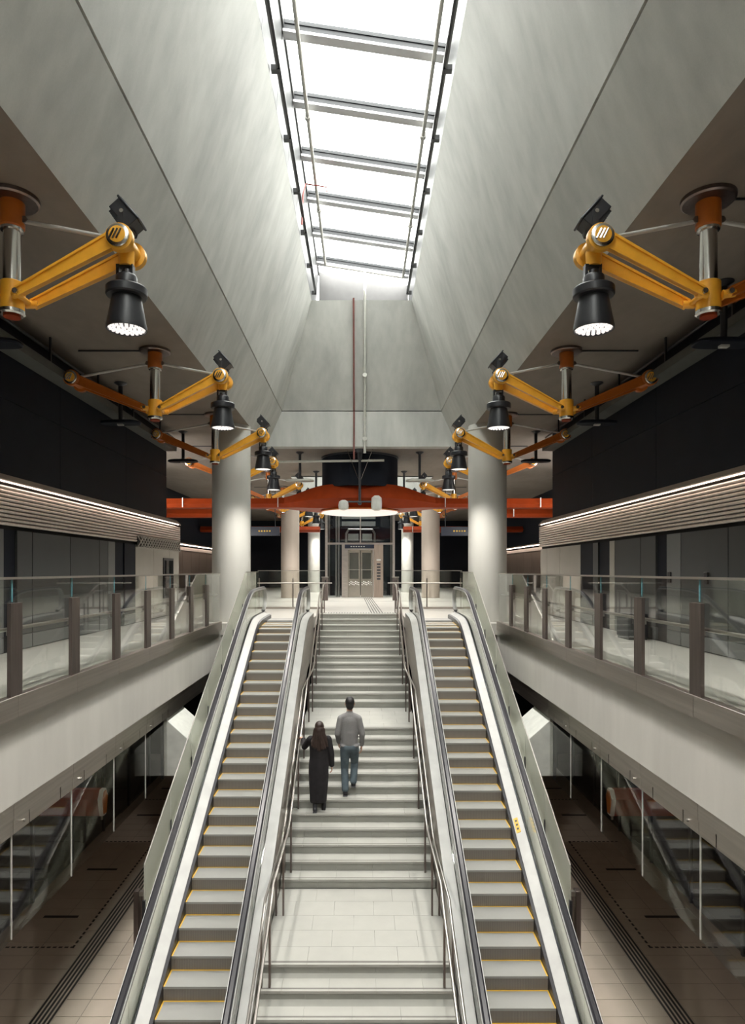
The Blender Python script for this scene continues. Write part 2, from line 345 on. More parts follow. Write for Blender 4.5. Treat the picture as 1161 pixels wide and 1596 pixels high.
# ---- platform level
pf = struct('floor_platform', 'brown-beige tiled platform floor below both walkways')
MB().box(-7.4,7.4, Y0,26, ZP-.3,ZP-.006).build('grout_bed', 'grout', pf)
colx = [(2.83,3.63),(3.63,4.43),(4.43,4.83),(5.18,5.98),(5.98,6.78)]
tmesh = {}
for wd in (.8,.4):
    tmesh[wd] = MB().box(-wd/2+.005,wd/2-.005, -.200,.200, -.02,0).mesh('tile', 'platform_tile', smooth=False)
for s in (-1,1):
    for a, b in colx:
        for k in range(29):
            y = 7.0+.41*k
            inst(tmesh[.8 if b-a > .5 else .4], 'tile', pf, (s*(a+b)/2, y+.205, ZP))
    MB().box(s*2.83,s*6.94, 18.89,26, ZP-.02,ZP).build('far_tiles', 'platform_tile', pf)
    MB().box(s*0,s*2.83, Y0,26, ZP-.02,ZP-.001).build('under_stair_floor', 'platform_tile', pf)
    MB().box(s*4.83,s*5.18, 7.0,18.89, ZP-.02,ZP-.001).build('tactile_base', 'platform_tile', pf)
    MB().box(s*6.78,s*6.98, 7.0,18.89, ZP-.02,ZP-.001).build('edge_tile_strip', 'platform_tile', pf)
    for i in range(5):
        MB().box(s*(4.845+i*.07), s*(4.845+i*.07+.035), 7.0,22, ZP-.001,ZP+.005).build('tactile_bar', 'tactile_black', pf)
    d = MB()                                                                     # dotted waiting-area outline
    for y0_, y1_ in ((12.15,16.9),(20.0,24.0)):
        y = y0_
        while y < y1_: d.box(s*5.36,s*5.40, y,y+.09, ZP,ZP+.002); y += .15
        for ye in (y0_, y1_):
            x = 5.36
            while x < 6.6: d.box(s*x,s*(x+.07), ye,ye+.04, ZP,ZP+.002); x += .11
    d.build('dotted_marking', 'tactile_black', pf)
    for y in (13.2,15.3,18.7,21.0):
        MB().box(s*5.75,s*6.45, y,y+.09, ZP,ZP+.002).build('marking_bar', 'tactile_black', pf)
    # platform screen doors
    sd = struct('door_%d' % (1 if s < 0 else 2), 'dark glass platform screen doors along the %s track' % ('left' if s < 0 else 'right'))
    for k in range(18):
        y = Y0+k*1.9
        MB().box(s*6.96, s*7.02, y+.02,y+1.88, ZP+.05,-2.75).build('door_leaf', 'screen_door_glass', sd)
        MB().box(s*6.93, s*7.02, y-.03,y+.03, ZP,-2.75).build('door_post', 'black_metal', sd)
    MB().box(s*6.86, s*7.3, Y0,25, -2.75,-1.9).build('header', 'dark_panel', sd)
    MB().box(s*7.1, s*7.35, Y0,25, ZP,-1.0).build('backing', 'dark_gap', sd)
for s, nm in SIDES:
    t = thing('added_platform_light', (s*5.3,8,-1.08), 'added unseen warm light under the %s slab above the platform' % nm, 'strip light', 'added platform lights')  # unseen lamp added to brighten the platform floor
    MB().box(s*5.22,s*5.38, Y0+.5,19, -1.15,-1.08).build('housing', 'black_metal', t)
    MB().box(s*5.24,s*5.36, Y0+.5,19, -1.165,-1.151).build('diffuser', 'added_platform_led', t)
wl_ = struct('wall_lower', 'dark wall below the concourse behind the staircase')
MB().box(-7.4,7.4, 25,25.2, ZP,-.3).build('wall_panel', 'dark_panel', wl_)

# ================================================================== THINGS
# ---- columns
def column(x, y, r, mat, label, z0=-1.2):
    c = thing('column', (x,y,z0), label, 'column', 'round concrete columns')
    MB().lathe((x,y,0), [(r,z0),(r,-.235)], seg=48).build('base_drum', mat, c)
    MB().lathe((x,y,0), [(r-.012,-.24),(r-.012,-.22)], seg=48).build('joint', 'dark_gap', c)
    MB().lathe((x,y,0), [(r,-.222),(r,ZC)], seg=48).build('shaft', mat, c)
column(AX-3.51, 17.9, .52, 'column_concrete', 'large pale round column left of the escalators', -1.2)
column(AX+3.51, 17.9, .52, 'column_concrete', 'large pale round column right of the escalators', -1.2)
column(AX-3.55, 33.0, .46, 'concrete_brown', 'distant brownish round column on the left behind the orange beam', -.25)
column(AX+3.55, 33.0, .46, 'concrete_brown', 'distant brownish round column on the right behind the orange beam', -.25)
column(AX-2.96, 41.3, .38, 'column_concrete', 'slim white far column left of the glass lift', -.25)
column(AX+2.96, 41.3, .38, 'column_concrete', 'slim white far column right of the glass lift', -.25)

# ---- staircase
G, RI = .3174, .1544
st = thing('staircase', (AX,8.84,ZP), 'wide pale stone staircase with two landings between the escalators', 'stairs')
HWs = 1.30
def slabs(y0, y1, z0, z1, nm, mat, off):
    xs = [AX-HWs]; x = AX-HWs+off
    while x < AX+HWs-.2: xs.append(x); x += .62
    xs.append(AX+HWs)
    for a, b in zip(xs[:-1], xs[1:]): MB().box(a+.0015,b-.0015, y0,y1, z0,z1).build(nm, mat, st, False)
def step(y, ztop, rise, k):
    # nosing at y; tread goes back to y + G
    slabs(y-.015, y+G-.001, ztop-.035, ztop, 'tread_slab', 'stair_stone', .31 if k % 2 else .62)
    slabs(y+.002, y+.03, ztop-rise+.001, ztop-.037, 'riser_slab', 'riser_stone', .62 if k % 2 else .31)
    MB().box(AX-HWs+.01,AX+HWs-.01, y+.03,y+.055, ztop-.001,ztop+.0015).build('nosing_strip', 'nosing_grey', st, False)
NZ = []                                       # nosing line (y, z)
for k in range(11, 0, -1):                    # bottom flight
    y, z = 8.84-G*k, -3.953-RI*k
    if y > 6.3: step(y, z, RI, k)
def landing(y0, y1, z, rise):
    n = 5; dy = (y1-y0)/n
    for i in range(n): slabs(y0-.015+i*dy+.0015, y0-.015+(i+1)*dy-.0015, z-.035, z, 'landing_slab', 'stair_stone', .31 if i % 2 else .62)
    slabs(y0+.002, y0+.03, z-rise+.001, z-.037, 'riser_slab', 'riser_stone', .31)
    MB().box(AX-HWs+.01,AX+HWs-.01, y0+.03,y0+.07, z-.001,z+.0015).build('nosing_strip', 'nosing_grey', st, False)
landing(8.84, 10.95, -3.953, RI)
for k in range(11, 0, -1): step(14.44-G*k, -2.10-RI*k, RI, k)
landing(14.44, 16.56, -2.10, RI)
for i in range(13): step(16.56+G*i, -2.10+.15*(i+1), .15, i)
slabs(20.686+.002, 20.72, -.149, -.036, 'riser_slab', 'riser_stone', .31)
slabs(20.67, 21.0, -.035, .003, 'landing_slab', 'stair_stone', .31)
b = MB().prism([(6.3,ZP),(6.3,-5.25),(8.9,-4.05),(10.95,-4.05),(14.5,-2.25),(16.56,-2.2),(20.69,-.2),(24.8,-.2),(24.8,ZP)], 'x', AX-HWs, AX+HWs)
b.build('stair_core', 'riser_stone', st, False)
# stair handrails
def sp(y):                                    # pitch line through nosings
    if y < 8.84: return -3.953-(8.84-y)*RI/G
    if y < 10.95: return -3.953
    if y < 14.44: return -2.10-(14.44-y)*RI/G
    if y < 16.56: return -2.10
    return min(0, -2.10+(y-16.56+G)*.15/G)
def rail(s, off, hgt, label):
    x = AX+s*off
    r = thing('stair_handrail', (x,7,ZP), label, 'handrail', 'stair handrails')
    ky = [6.6,8.6,8.95,10.7,11.0,14.2,14.55,16.3,16.6,20.4,20.8,21.4]
    MB().poly([(x,y,sp(y)+hgt+(.10 if 8.84<=y<10.8 or 14.44<=y<16.4 else 0)) for y in ky]+[(x,21.45,hgt-.08)], .02).build('top_tube', 'rail_steel', r)
    for y in (7.4,8.6,10.1,11.2,12.5,13.7,15.0,16.1,17.4,18.7,20.0,21.2):
        i = 0
        zt = None
        for a, b in zip(ky[:-1], ky[1:]):
            if a <= y <= b:
                za = sp(a)+hgt+(.10 if 8.84<=a<10.8 or 14.44<=a<16.4 else 0); zb = sp(b)+hgt+(.10 if 8.84<=b<10.8 or 14.44<=b<16.4 else 0)
                zt = za+(zb-za)*(y-a)/(b-a)
        MB().box(x-.014,x+.014, y-.03,y+.03, sp(y)-.17,zt-.01).build('post', 'post_steel', r)
for s, nm in SIDES:
    rail(s, 1.15, .93, 'inner steel stair handrail on flat posts, %s side of the stairs' % nm)
    rail(s, 1.26, .72, 'lower steel rail along the %s escalator cladding beside the stairs' % nm)

# ---- escalators
TAN = .5161
def ez(y):
    L = -4.144+TAN*(y-8.505)
    L = (L-math.sqrt(L*L+4*.012))/2
    q = L-ZP
    return ZP+(q+math.sqrt(q*q+4*.012))/2
GO = .36
tread_m = MB().box(-.45,.45, -GO,0, -.03,0).mesh('step_tread', 'step_tread', smooth=False)
riser_m = {}
def riser_mesh(h):
    k = round(h,3)
    if k not in riser_m:
        riser_m[k] = MB().box(-.45,.45, -GO+.004,-GO+.03, -max(k,.03)-.01,-.0305).mesh('step_riser', 'step_riser', smooth=False)
    return riser_m[k]
yl = MB().box(-.45,.45, -.020,0, 0,.003); yl.box(-.45,-.432, -GO,-.02, 0,.003); yl.box(.432,.45, -GO,-.02, 0,.003)
line_m = yl.mesh('yellow_border', 'yellow_line', smooth=False)
path = [(y, ez(y)) for y in [5.2+.15*i for i in range(91)]]          # up to 18.7
def newel(x, hgt, r):
    pass
for s, nm in SIDES:
    xc = AX+s*2.075
    E = thing('escalator', (xc,9,ZP), 'long escalator with black handrails on the %s side of the stairs' % nm, 'escalator', 'pair of escalators')
    ph = 0 if s < 0 else .12
    for k in range(-6, 26):
        yb = 8.505+ph+GO*k; zb = ez(yb-.18)
        if yb > 18.0: break
        stp = inst(tread_m, 'step', E, (xc,yb,zb))
        inst(riser_mesh(zb-ez(yb-.18-GO)), 'riser', stp, (xc,yb,zb))
        inst(line_m, 'yellow_border', stp, (xc,yb,zb))
    ytop = 18.0
    MB().box(xc-.46,xc+.46, 17.86,18.1, -.05,.012).build('comb_plate', 'aluminium', E)
    MB().box(xc-.62,xc+.62, 18.1,18.76, -.05,.010).build('landing_plate', 'white_metal', E)
    for side, xg, io in (('outer', AX+s*2.76, s), ('inner', AX+s*1.49, -s)):
        # io: direction away from the steps
        xs_ = xc+io*.46
        hp = [(y,z) for y, z in path]
        # skirt brush, inner decking, glass, track, handrail, outer decking, cladding
        MB().sweep(hp, [(xs_-io*.005,-.12),(xs_-io*.005,.12),(xs_+io*.035,.14),(xs_+io*.035,-.12)]).build('skirt_brush', 'black_rubber', E)
        MB().sweep(hp, [(xs_+io*.036,.10),(xs_+io*.036,.145),(xg-io*.035,.20),(xg-io*.035,.14)]).build('inner_decking', 'white_metal', E)
        MB().sweep(hp, [(xg-io*.034,.12),(xg-io*.034,.212),(xg-io*.016,.212),(xg-io*.016,.12)]).build('glass_gasket', 'black_rubber', E)
        xo = AX+s*2.93 if side == 'outer' else AX+s*1.31
        MB().sweep(hp, [(xg+io*.014,.12),(xg+io*.014,.20),(xo,.17),(xo,.10)]).build('outer_decking', 'deck_cream' if side == 'outer' else 'white_metal', E)
        MB().sweep(hp, [(xo,.10),(xo,-1.05),(xo-io*.02,-1.05),(xo-io*.02,.10)]).build('side_cladding', 'stainless', E)
        # glass panels
        ks = list(range(0, len(hp)-1, 9))
        for a in ks:
            seg = hp[a:min(a+9, len(hp)-1)+1]
            seg = [(seg[0][0]+.004, seg[0][1])]+seg[1:-1]+[(seg[-1][0]-.004, seg[-1][1])]
            if len(seg) > 1: MB().sweep(seg, [(xg-.006,.17),(xg-.006,.86),(xg+.006,.86),(xg+.006,.17)]).build('glass_panel', 'balustrade_glass', E)
        # handrail with rounded newel end
        rp = [(xg,y,z+.90) for y, z in hp]
        yn, zn = hp[-1][0], .90
        arc = [(xg, yn+.34*math.sin(t), zn-.34+.34*math.cos(t)) for t in [math.pi*i/10 for i in range(1,11)]]
        def ribbon(hw, lo, hi, name, mat):
            P = [Vector(p) for p in rp+arc]; rr = []
            for i, p in enumerate(P):
                t = (P[min(i+1,len(P)-1)]-P[max(i-1,0)]).normalized(); nrm = Vector((0,-t.z,t.y))
                rr.append([p+Vector((sx*hw,0,0))+nrm*h for sx, h in ((-1,lo),(-1,hi*.5),(-.55,hi),(.55,hi),(1,hi*.5),(1,lo))])
            MB().rings(rr).build(name, mat, E)
        ribbon(.042, -.018, .03, 'handrail', 'black_rubber')
        ribbon(.057, -.045, -.012, 'handrail_track', 'white_metal')
        # glass below the newel
        MB().prism([(hp[-1][0]-.002,.17)]+[(hp[-1][0]+.30*math.sin(t), .56+.30*math.cos(t)) for t in [math.pi*i/8 for i in range(9)]], 'x', xg-.006, xg+.006).build('newel_glass', 'balustrade_glass', E)
        MB().box(xg-.05,xg+.05, 18.7,18.98, 0,.19).build('newel_base', 'stainless', E)
    x0, x1 = sorted((AX+s*1.32, AX+s*2.92))
    MB().sweep(path, [(x0,-1.0),(x0,-.95),(x1,-.95),(x1,-1.0)]).build('truss_soffit', 'stainless', E)
    # yellow sticker
    if s > 0:
        q = MB(); xs_ = xc+.46
        y = 10.62
        q.sweep([(y,ez(y)),(y+.26,ez(y+.26))], [(xs_+.05,.148),(xs_+.05,.155),(xs_+.12,.184),(xs_+.12,.177)]); q.build('warning_sticker', 'yellow_line', E)
        d = MB()
        for i in range(3):
            yy = y+.05+.07*i; d.sweep([(yy,ez(yy)),(yy+.03,ez(yy+.03))], [(xs_+.07,.158),(xs_+.07,.166),(xs_+.10,.178),(xs_+.10,.171)])
        d.build('sticker_symbol', 'black_rubber', E)
    # outer glass barrier
    xb = AX+s*2.97
    Bt = thing('glass_barrier', (xb,9.1,-4), 'sloping milky glass barrier with painted pale reflections outside the %s escalator' % nm, 'barrier', 'escalator side barriers')
    yb_ = [9.09+1.25*i for i in range(7)]+[18.7]
    top = lambda y: min(-4.144+TAN*(y-8.505)+1.10, 1.33)
    for a, c in zip(yb_[:-1], yb_[1:]):
        pts = [(a+.008,ez(a)+.22)]+[(y,ez(y)+.22) for y in (a+(c-a)*.5,)]+[(c-.008,ez(c)+.22)]
        up = [(c-.008,top(c))]
        if top(a) < 1.33 <= top(c)+1e-6:
            yk = 8.505+(1.33-1.10+4.144)/TAN
            if a < yk < c: up.append((yk,1.33))
        up.append((a+.008,top(a)))
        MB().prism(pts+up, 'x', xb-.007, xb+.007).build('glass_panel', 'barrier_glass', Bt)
        MB().prism([(q[0],q[1]-.001) for q in up]+[(q[0],q[1]+.014) for q in reversed(up)], 'x', xb-.008, xb+.008).build('edge_strip', 'rail_steel', Bt)
        MB().box(xb-.02,xb+.02, a-.02,a+.02, ez(a)+.10,ez(a)+.62).build('clamp_post', 'black_metal', Bt)
    xp = AX+s*3.10
    Pp = thing('barrier_post', (xp,9.2,ZP), 'brown steel post at the foot of the %s glass barrier' % nm, 'post', 'barrier end posts')
    MB().box(xp-.035,xp+.035, 9.14,9.26, ZP,-3.12).build('post_body', 'post_steel', Pp, True, .004)
    MB().box(xp-s*.035,xp-s*.09, 9.17,9.23, -3.2,-3.14).build('bracket_arm', 'rail_steel', Pp)
    MB().box(xp-s*.06,xp-s*.09, 9.16,9.24, -3.9,-3.2).build('clamp_plate', 'post_steel', Pp)

# ---- mezzanine glass railings
for s, nm in SIDES:
    xg = AX+s*MW
    rl = thing('glass_railing', (xg,10,0), 'long glass railing with bronze steel posts along the %s walkway' % nm, 'railing', 'walkway railings')
    py = [6.81+1.41*k for k in range(-3,7)]
    pm = MB().box(-.02,.02, -.115,.115, -.02,1.04).mesh('post', 'post_steel', smooth=False)
    for k, y in enumerate(py):
        inst(pm, 'post', rl, (xg-s*.03,y,.07))if False else inst(pm, 'post', rl, (xg-s*.012,y,0))
        MB().box(xg-.004+s*.02,xg+.004+s*.02, y-.012,y+.012, 1.05,1.285).build('panel_joint', 'glass_joint' if 'glass_joint' in MATS else 'lift_glass', rl)
        y2 = py[k+1] if k < len(py)-1 else 16.75
        MB().box(xg+s*.014, xg+s*.026, y+.006,y2-.006, .0,1.285).build('glass_panel', 'clear_glass', rl)
        kb = MB().prism([(xg-s*.05,-.155),(xg-s*.05,.072),(xg-s*.047,.075),(xg+s*.05,.075),(xg+s*.05,-.155)], 'y', y+.003,y2-.003); kb.build('kerb_panel', 'stainless', rl)
        MB().box(xg+s*.03,xg+s*.07, y-.02,y+.02, .70,.74).build('handrail_bracket', 'rail_steel', rl)
    MB().box(xg-s*.005, xg+s*.045, py[0],16.75, 1.285,1.31).build('top_rail', 'rail_steel', rl)
    MB().tube((xg+s*.09,py[0],.76),(xg+s*.09,16.75,.76), .021).build('handrail', 'rail_steel', rl)
    # hanging glass smoke baffle below slab
    bf = thing('smoke_baffle', (xg,10,-2.5), 'hanging frameless glass smoke screen under the %s slab edge' % nm, 'smoke screen', 'glass smoke screens')
    by = [6.93+1.43*k-.02 for k in range(-4,4)]+[12.43]
    MB().box(xg+s*.05, xg+s*.11, 12.43,19.5, -1.42,-1.085).build('clamp_band', 'stainless', bf)
    MB().box(xg+s*.045, xg+s*.10, by[0],19.5, -1.09,-1.02).build('slab_bead', 'rail_steel', bf)
    for k, (a, c) in enumerate(zip(by[:-1], by[1:])):
        MB().box(xg+s*.05, xg+s*.11, a+.003,c-.003, -1.27,-1.085).build('clamp_band', 'stainless', bf)
        MB().box(xg+s*.06, xg+s*.10, a+.35,c-.35, -1.42,-1.275).build('clamp_plate', 'stainless', bf)
        MB().box(xg+s*.06, xg+s*.10, a+.003,a+.33, -1.42,-1.275).build('clamp_plate', 'stainless', bf)
        MB().box(xg+s*.06, xg+s*.10, c-.33,c-.003, -1.42,-1.275).build('clamp_plate', 'stainless', bf)
        MB().lathe((xg+s*.06,(a+.22),-1.35), [(.018,0),(.018,.02),(.008,.026)], (-s,0,0), 10).build('clamp_bolt', 'rail_steel', bf)
        MB().box(xg+s*.075, xg+s*.085, a+.005,c-.005, -2.53,-1.40).build('glass_pane', 'baffle_glass', bf)
        MB().box(xg+s*.072, xg+s*.088, a-.004,a+.004, -2.53,-1.42).build('pane_edge', 'rim_white', bf)

# ---- wall fittings
X = AX-5.83
cb = thing('help_cabinet', (X+.05,19.6,0), 'recessed dark screen cabinet in the cream end panel of the left wall', 'cabinet')
MB().box(X-.01,X+.03, 19.35,20.35, .55,1.75).build('frame', 'black_metal', cb)
MB().box(X+.03,X+.035, 19.42,20.28, .62,1.68).build('screen', 'lift_glass', cb)
vg = thing('vent_grille', (X,19,2.1), 'diamond lattice vent strip above the cream panel of the left wall', 'vent')
MB().box(X+.03,X+.056, 17.0,21.0, 2.0,2.28).build('backing', 'dark_gap', vg)
lt = MB()
for i in range(0, 17):
    for d_ in (1,-1):
        y0_ = 17.0+i*.222; ya, yb2 = (y0_, y0_+.444) if d_ > 0 else (y0_+.444, y0_)
        ya, yb2 = max(min(ya,21.0),17.0), max(min(yb2,21.0),17.0)
        if abs(ya-yb2) > .2: lt.tube((X+.06,ya,2.0),(X+.06,yb2,2.28), .024, seg=4)
lt.build('lattice', 'cream_panel', vg)
fr_ = MB().box(X,X+.07, 17.0,21.0, 1.985,2.005); fr_.box(X,X+.07, 17.0,21.0, 2.275,2.295); fr_.build('frame', 'cream_panel', vg)
XR_ = AX+5.83
for y, lab in ((10.9,'small black card reader on the right wall nearest the frame edge'),(12.2,'small black box beside the dark doorway on the right wall')):
    tag(MB().box(XR_-.03,XR_-.001, y-.06,y+.06, 1.15,1.35).build('wall_reader', 'black_metal', None, True, .008), lab, 'card reader', 'wall readers')
bn = thing('equipment_box', (XR_-.35,13.2,0), 'dark low equipment box standing against the right wall', 'box')
MB().box(XR_-.5,XR_-.1, 12.9,13.5, .05,.52).build('body', 'dark_panel', bn, True, .02); MB().box(XR_-.48,XR_-.12, 12.92,13.48, .0,.05).build('foot', 'black_metal', bn)

# ---- cable trays
for s, nm in SIDES:
    t = thing('cable_tray', (s*5.2,9,4.9), 'grey metal cable tray under the ceiling edge on the %s' % nm, 'cable tray', 'cable trays')
    MB().box(s*5.17+AX,s*5.47+AX, Y0,18.4, 4.74,4.77).build('tray_base', 'tray_grey', t)
    MB().box(s*5.15+AX,s*5.17+AX, Y0,18.4, 4.74,4.88).build('tray_side', 'tray_grey', t)
    MB().tube((AX+s*5.25,Y0,5.12),(AX+s*5.25,18.4,5.12), .025).build('conduit', 'black_metal', t)
    for y in range(1,19,2): MB().box(AX+s*5.18,AX+s*5.21, y,y+.04, 4.77,ZC-.015).build('hanger', 'black_metal', t)

# ---- yellow brackets with lamps
def arm_mesh(b, p0, p1, w0, w1, th):
    # tapered I-profile arm between two points in a plane of constant y
    p0 = Vector(p0); p1 = Vector(p1); d = (p1-p0); d.normalize(); u = Vector((-d.z,0,d.x)); yv = Vector((0,1,0))
    for hw, y0, y1, k0, k1 in ((1,-th*.45,th*.45,.0,.0),):
        pass
    def bar(o0, o1, q0, q1, ty):
        vs_ = []
        for p, o, q in ((p0,o0,q0),(p1,o1,q1)):
            vs_ += [p+u*o-yv*ty, p+u*q-yv*ty, p+u*q+yv*ty, p+u*o+yv*ty]
        b.add(vs_, [(0,1,2,3),(7,6,5,4),(0,4,5,1),(1,5,6,2),(2,6,7,3),(3,7,4,0)])
    bar(-w0, -w1, w0, w1, th*.30)                  # web
    bar(w0-.02, w1-.025, w0, w1, th*.62)           # top flange
    bar(-w0, -w1, -w0+.02, -w1+.025, th*.62)       # bottom flange
    return b
def make_bracket(s, x, y, label):
    t = thing('ceiling_bracket', (x,y,ZC), label, 'bracket', 'yellow twin-arm ceiling brackets')
    MB().lathe((x,y,0), [(.25,ZC),(.27,ZC-.015),(.27,ZC-.055),(.25,ZC-.07),(.12,ZC-.072)], seg=32).build('ceiling_plate', 'post_steel', t)
    MB().lathe((x,y,0), [(.125,ZC-.07),(.125,5.0),(.11,4.985),(.105,4.97)], seg=24).build('upper_socket', 'orange_and_shaded_yellow', t)  # shade on the yellow socket painted as darker orange
    MB().lathe((x,y,0), [(.112,4.985),(.112,4.96),(.088,4.955),(.088,4.40)], seg=24).build('steel_post', 'steel_tube', t)
    hb = MB().lathe((x,y,0), [(.11,4.42),(.122,4.41),(.122,4.12),(.115,4.11)], seg=24)
    for sx in (-1,1):
        for sy in (-1,1): hb.tube((x+sx*.08,y+sy*.13,4.24),(x+sx*.20,y+sy*.15,4.245), .045, .04)
        hb.tube((x+sx*.12,y-.19,4.245),(x+sx*.12,y+.19,4.245), .03)
    hb.build('hub', 'yellow_paint', t)
    MB().lathe((x,y,0), [(.13,4.12),(.13,4.085),(.11,4.07)], seg=24).build('hub_collar', 'steel_tube', t)
    MB().lathe((x,y,0), [(.085,4.075),(.085,4.05),(.05,4.045)], seg=20).build('hub_cap', 'orange_paint', t)
    for sx, L, zj, inner in ((-s,1.21,4.79,True),(s,1.40,4.76,False)):
        jx = x+sx*L
        for sy in (-1,1):
            b = MB(); arm_mesh(b, (x+sx*.14,y+sy*.16,4.25), (jx-sx*.05,y+sy*.20,zj-.01), .05, .085, .055)
            b.lathe((jx,y+sy*.20,zj), [(.11,-.045),(.14,-.035),(.14,.035),(.11,.045)], (0,1,0), 24)
            b.build('arm', 'yellow_paint' if inner else 'orange_and_shaded_yellow', t)  # outer arms carry their shade as a deeper orange
            MB().lathe((jx,y+sy*.245,zj), [(.118,0),(.118,.022*1),(.10,.032)] if sy > 0 else [(.118,0),(.118,-.022),(.10,-.032)], (0,1,0), 24).build('end_ring', 'steel_tube', t)
            e = MB().lathe((jx,y+sy*.272,zj), [(.085,0),(.085,.012*sy),(.06,.016*sy)], (0,1,0), 20); e.build('end_badge', 'yellow_paint', t)
            if sy < 0:
                em = MB()
                for a in (-1,0,1): em.tube((jx-.04+a*.035,y-.294,zj-.05),(jx+.01+a*.035,y-.294,zj+.05), .010, seg=6)
                em.build('badge_relief', 'steel_tube', t)
            MB().lathe((x+sx*.135,y+sy*.19,4.25), [(.028,-.02),(.028,.02)], (0,1,0), 10).build('pivot_bolt', 'steel_tube', t)
        MB().tube((jx,y-.20,zj),(jx,y+.20,zj), .095, seg=20).build('joint_barrel', 'yellow_paint' if inner else 'orange_and_shaded_yellow', t)
        MB().tube((x+sx*.10,y,5.07),(jx-sx*.06,y,zj+.08), .022, seg=10).build('tie_rod', 'rod_grey', t)
        MB().lathe((x+sx*.135,y,5.075), [(.035,-.03),(.035,.03)], (0,1,0), 10).build('rod_clevis', 'post_steel', t)
        if inner: MB().tube((jx,y,zj-.02),(jx,y,zj-.20), .085, .075, 16).build('lamp_socket', 'yellow_paint', t)
        else: MB().lathe((jx+sx*.12,y,zj), [(.04,0),(.05,.03),(.05,.08),(.02,.09)], (sx,0,0), 12).build('end_fitting', 'black_metal', t)
    MB().tube((x+s*.2,y,ZC-.03),(AX+s*5.0,y,ZC-.03), .012, seg=6).build('supply_conduit', 'black_metal', t)
    return t
def make_downlight(x, y, z, label):
    t = thing('downlight', (x,y,z), label, 'lamp', 'black bell downlights')
    b = MB(); b.box(x-.10,x-.07, y-.035,y+.035, z-.38,z-.20); b.box(x+.05,x+.075, y-.035,y+.035, z-.34,z-.20); b.box(x-.10,x+.075, y-.04,y+.04, z-.22,z-.19)
    b.build('yoke', 'black_metal', t)
    MB().lathe((x,y,0), [(.05,z-.24),(.06,z-.28),(.10,z-.30),(.11,z-.32),(.11,z-.42)], seg=24).build('neck', 'black_metal', t)
    MB().lathe((x,y,0), [(.13,z-.42),(.20,z-.425),(.213,z-.44),(.213,z-.51),(.20,z-.525),(.15,z-.53)], seg=32).build('collar', 'black_metal', t)
    MB().lathe((x,y,0), [(.145,z-.50),(.15,z-.53),(.208,z-.84),(.208,z-.87),(.195,z-.872),(.19,z-.85),(.05,z-.845)], seg=32).build('bell_shade', 'black_metal', t)
    L = MB()
    for r_, n in ((.04,5),(.085,10),(.13,15),(.17,20)):
        for i in range(n):
            a = 2*math.pi*i/n
            L.lathe((x+r_*math.cos(a),y+r_*math.sin(a),z-.848), [(.020,0),(.020,-.014),(.012,-.02)], (0,0,1), 6)
    L.build('led_cluster', 'led_lamp', t)['kind'] = 'stuff'
    ld = bpy.data.lights.new('lamp_beam', 'SPOT'); ld.energy = 265; ld.color = (1,.95,.89); ld.spot_size = R(130); ld.spot_blend = .85; ld.shadow_soft_size = .15
    lo = bpy.data.objects.new('lamp_beam', ld); C.objects.link(lo); lo.parent = t; lo.location = (0,0,-.90)
    return t
def make_uplight(s, x, y, z, label):
    t = thing('uplight', (x,y,z), label, 'floodlight', 'black box floodlights')
    c = Vector((x+s*.0,y,z+.31)); rot = Matrix.Rotation(R(s*42),3,'Y')
    def bx(b, x0,x1,y0,y1,z0,z1):
        o = len(b.v); b.box(x0,x1,y0,y1,z0,z1)
        for i in range(o,len(b.v)): b.v[i] = tuple(c+rot@Vector(b.v[i]))
        return b
    b = bx(MB(), -.07,.07, -.115,.115, -.145,.145); bx(b, -s*.065,-s*.09, -.13,.13, -.165,.165)
    b.build('housing', 'black_metal', t, True, .008)
    bx(MB(), -s*.09,-s*.094, -.11,.11, -.14,.14).build('lens', 'screen_door_glass', t)
    fn = MB()
    for i in range(5): bx(fn, s*.07,s*.10, -.09+i*.045-.004,-.09+i*.045+.004, -.12,.12)
    fn.build('cooling_fins', 'black_metal', t)
    q = MB(); 
    for sy in (-1,1): q.box(x-.05,x+.01, y+sy*.115-.008,y+sy*.115+.008, z+.13,z+.34)
    q.box(x-.05,x+.01, y-.12,y+.12, z+.12,z+.14); q.build('yoke', 'black_metal', t)
    for sy in (-1,1): MB().lathe((x-.01,y+sy*.128,z+.32), [(.022,-.006),(.022,.006)], (0,1,0), 10).build('yoke_bolt', 'steel_tube', t)
    MB().poly([(x-s*.08,y,z+.18),(x-s*.11,y,z+.13),(x-s*.10,y,z+.10),(x-s*.05,y,z+.10)], .010, 6).build('cable', 'black_metal', t)
    return t
plain('orange_and_shaded_yellow', (.46,.12,.012), .42, 0, .08, 6)  # plain orange; on outer bracket arms and sockets, shade painted into the yellow
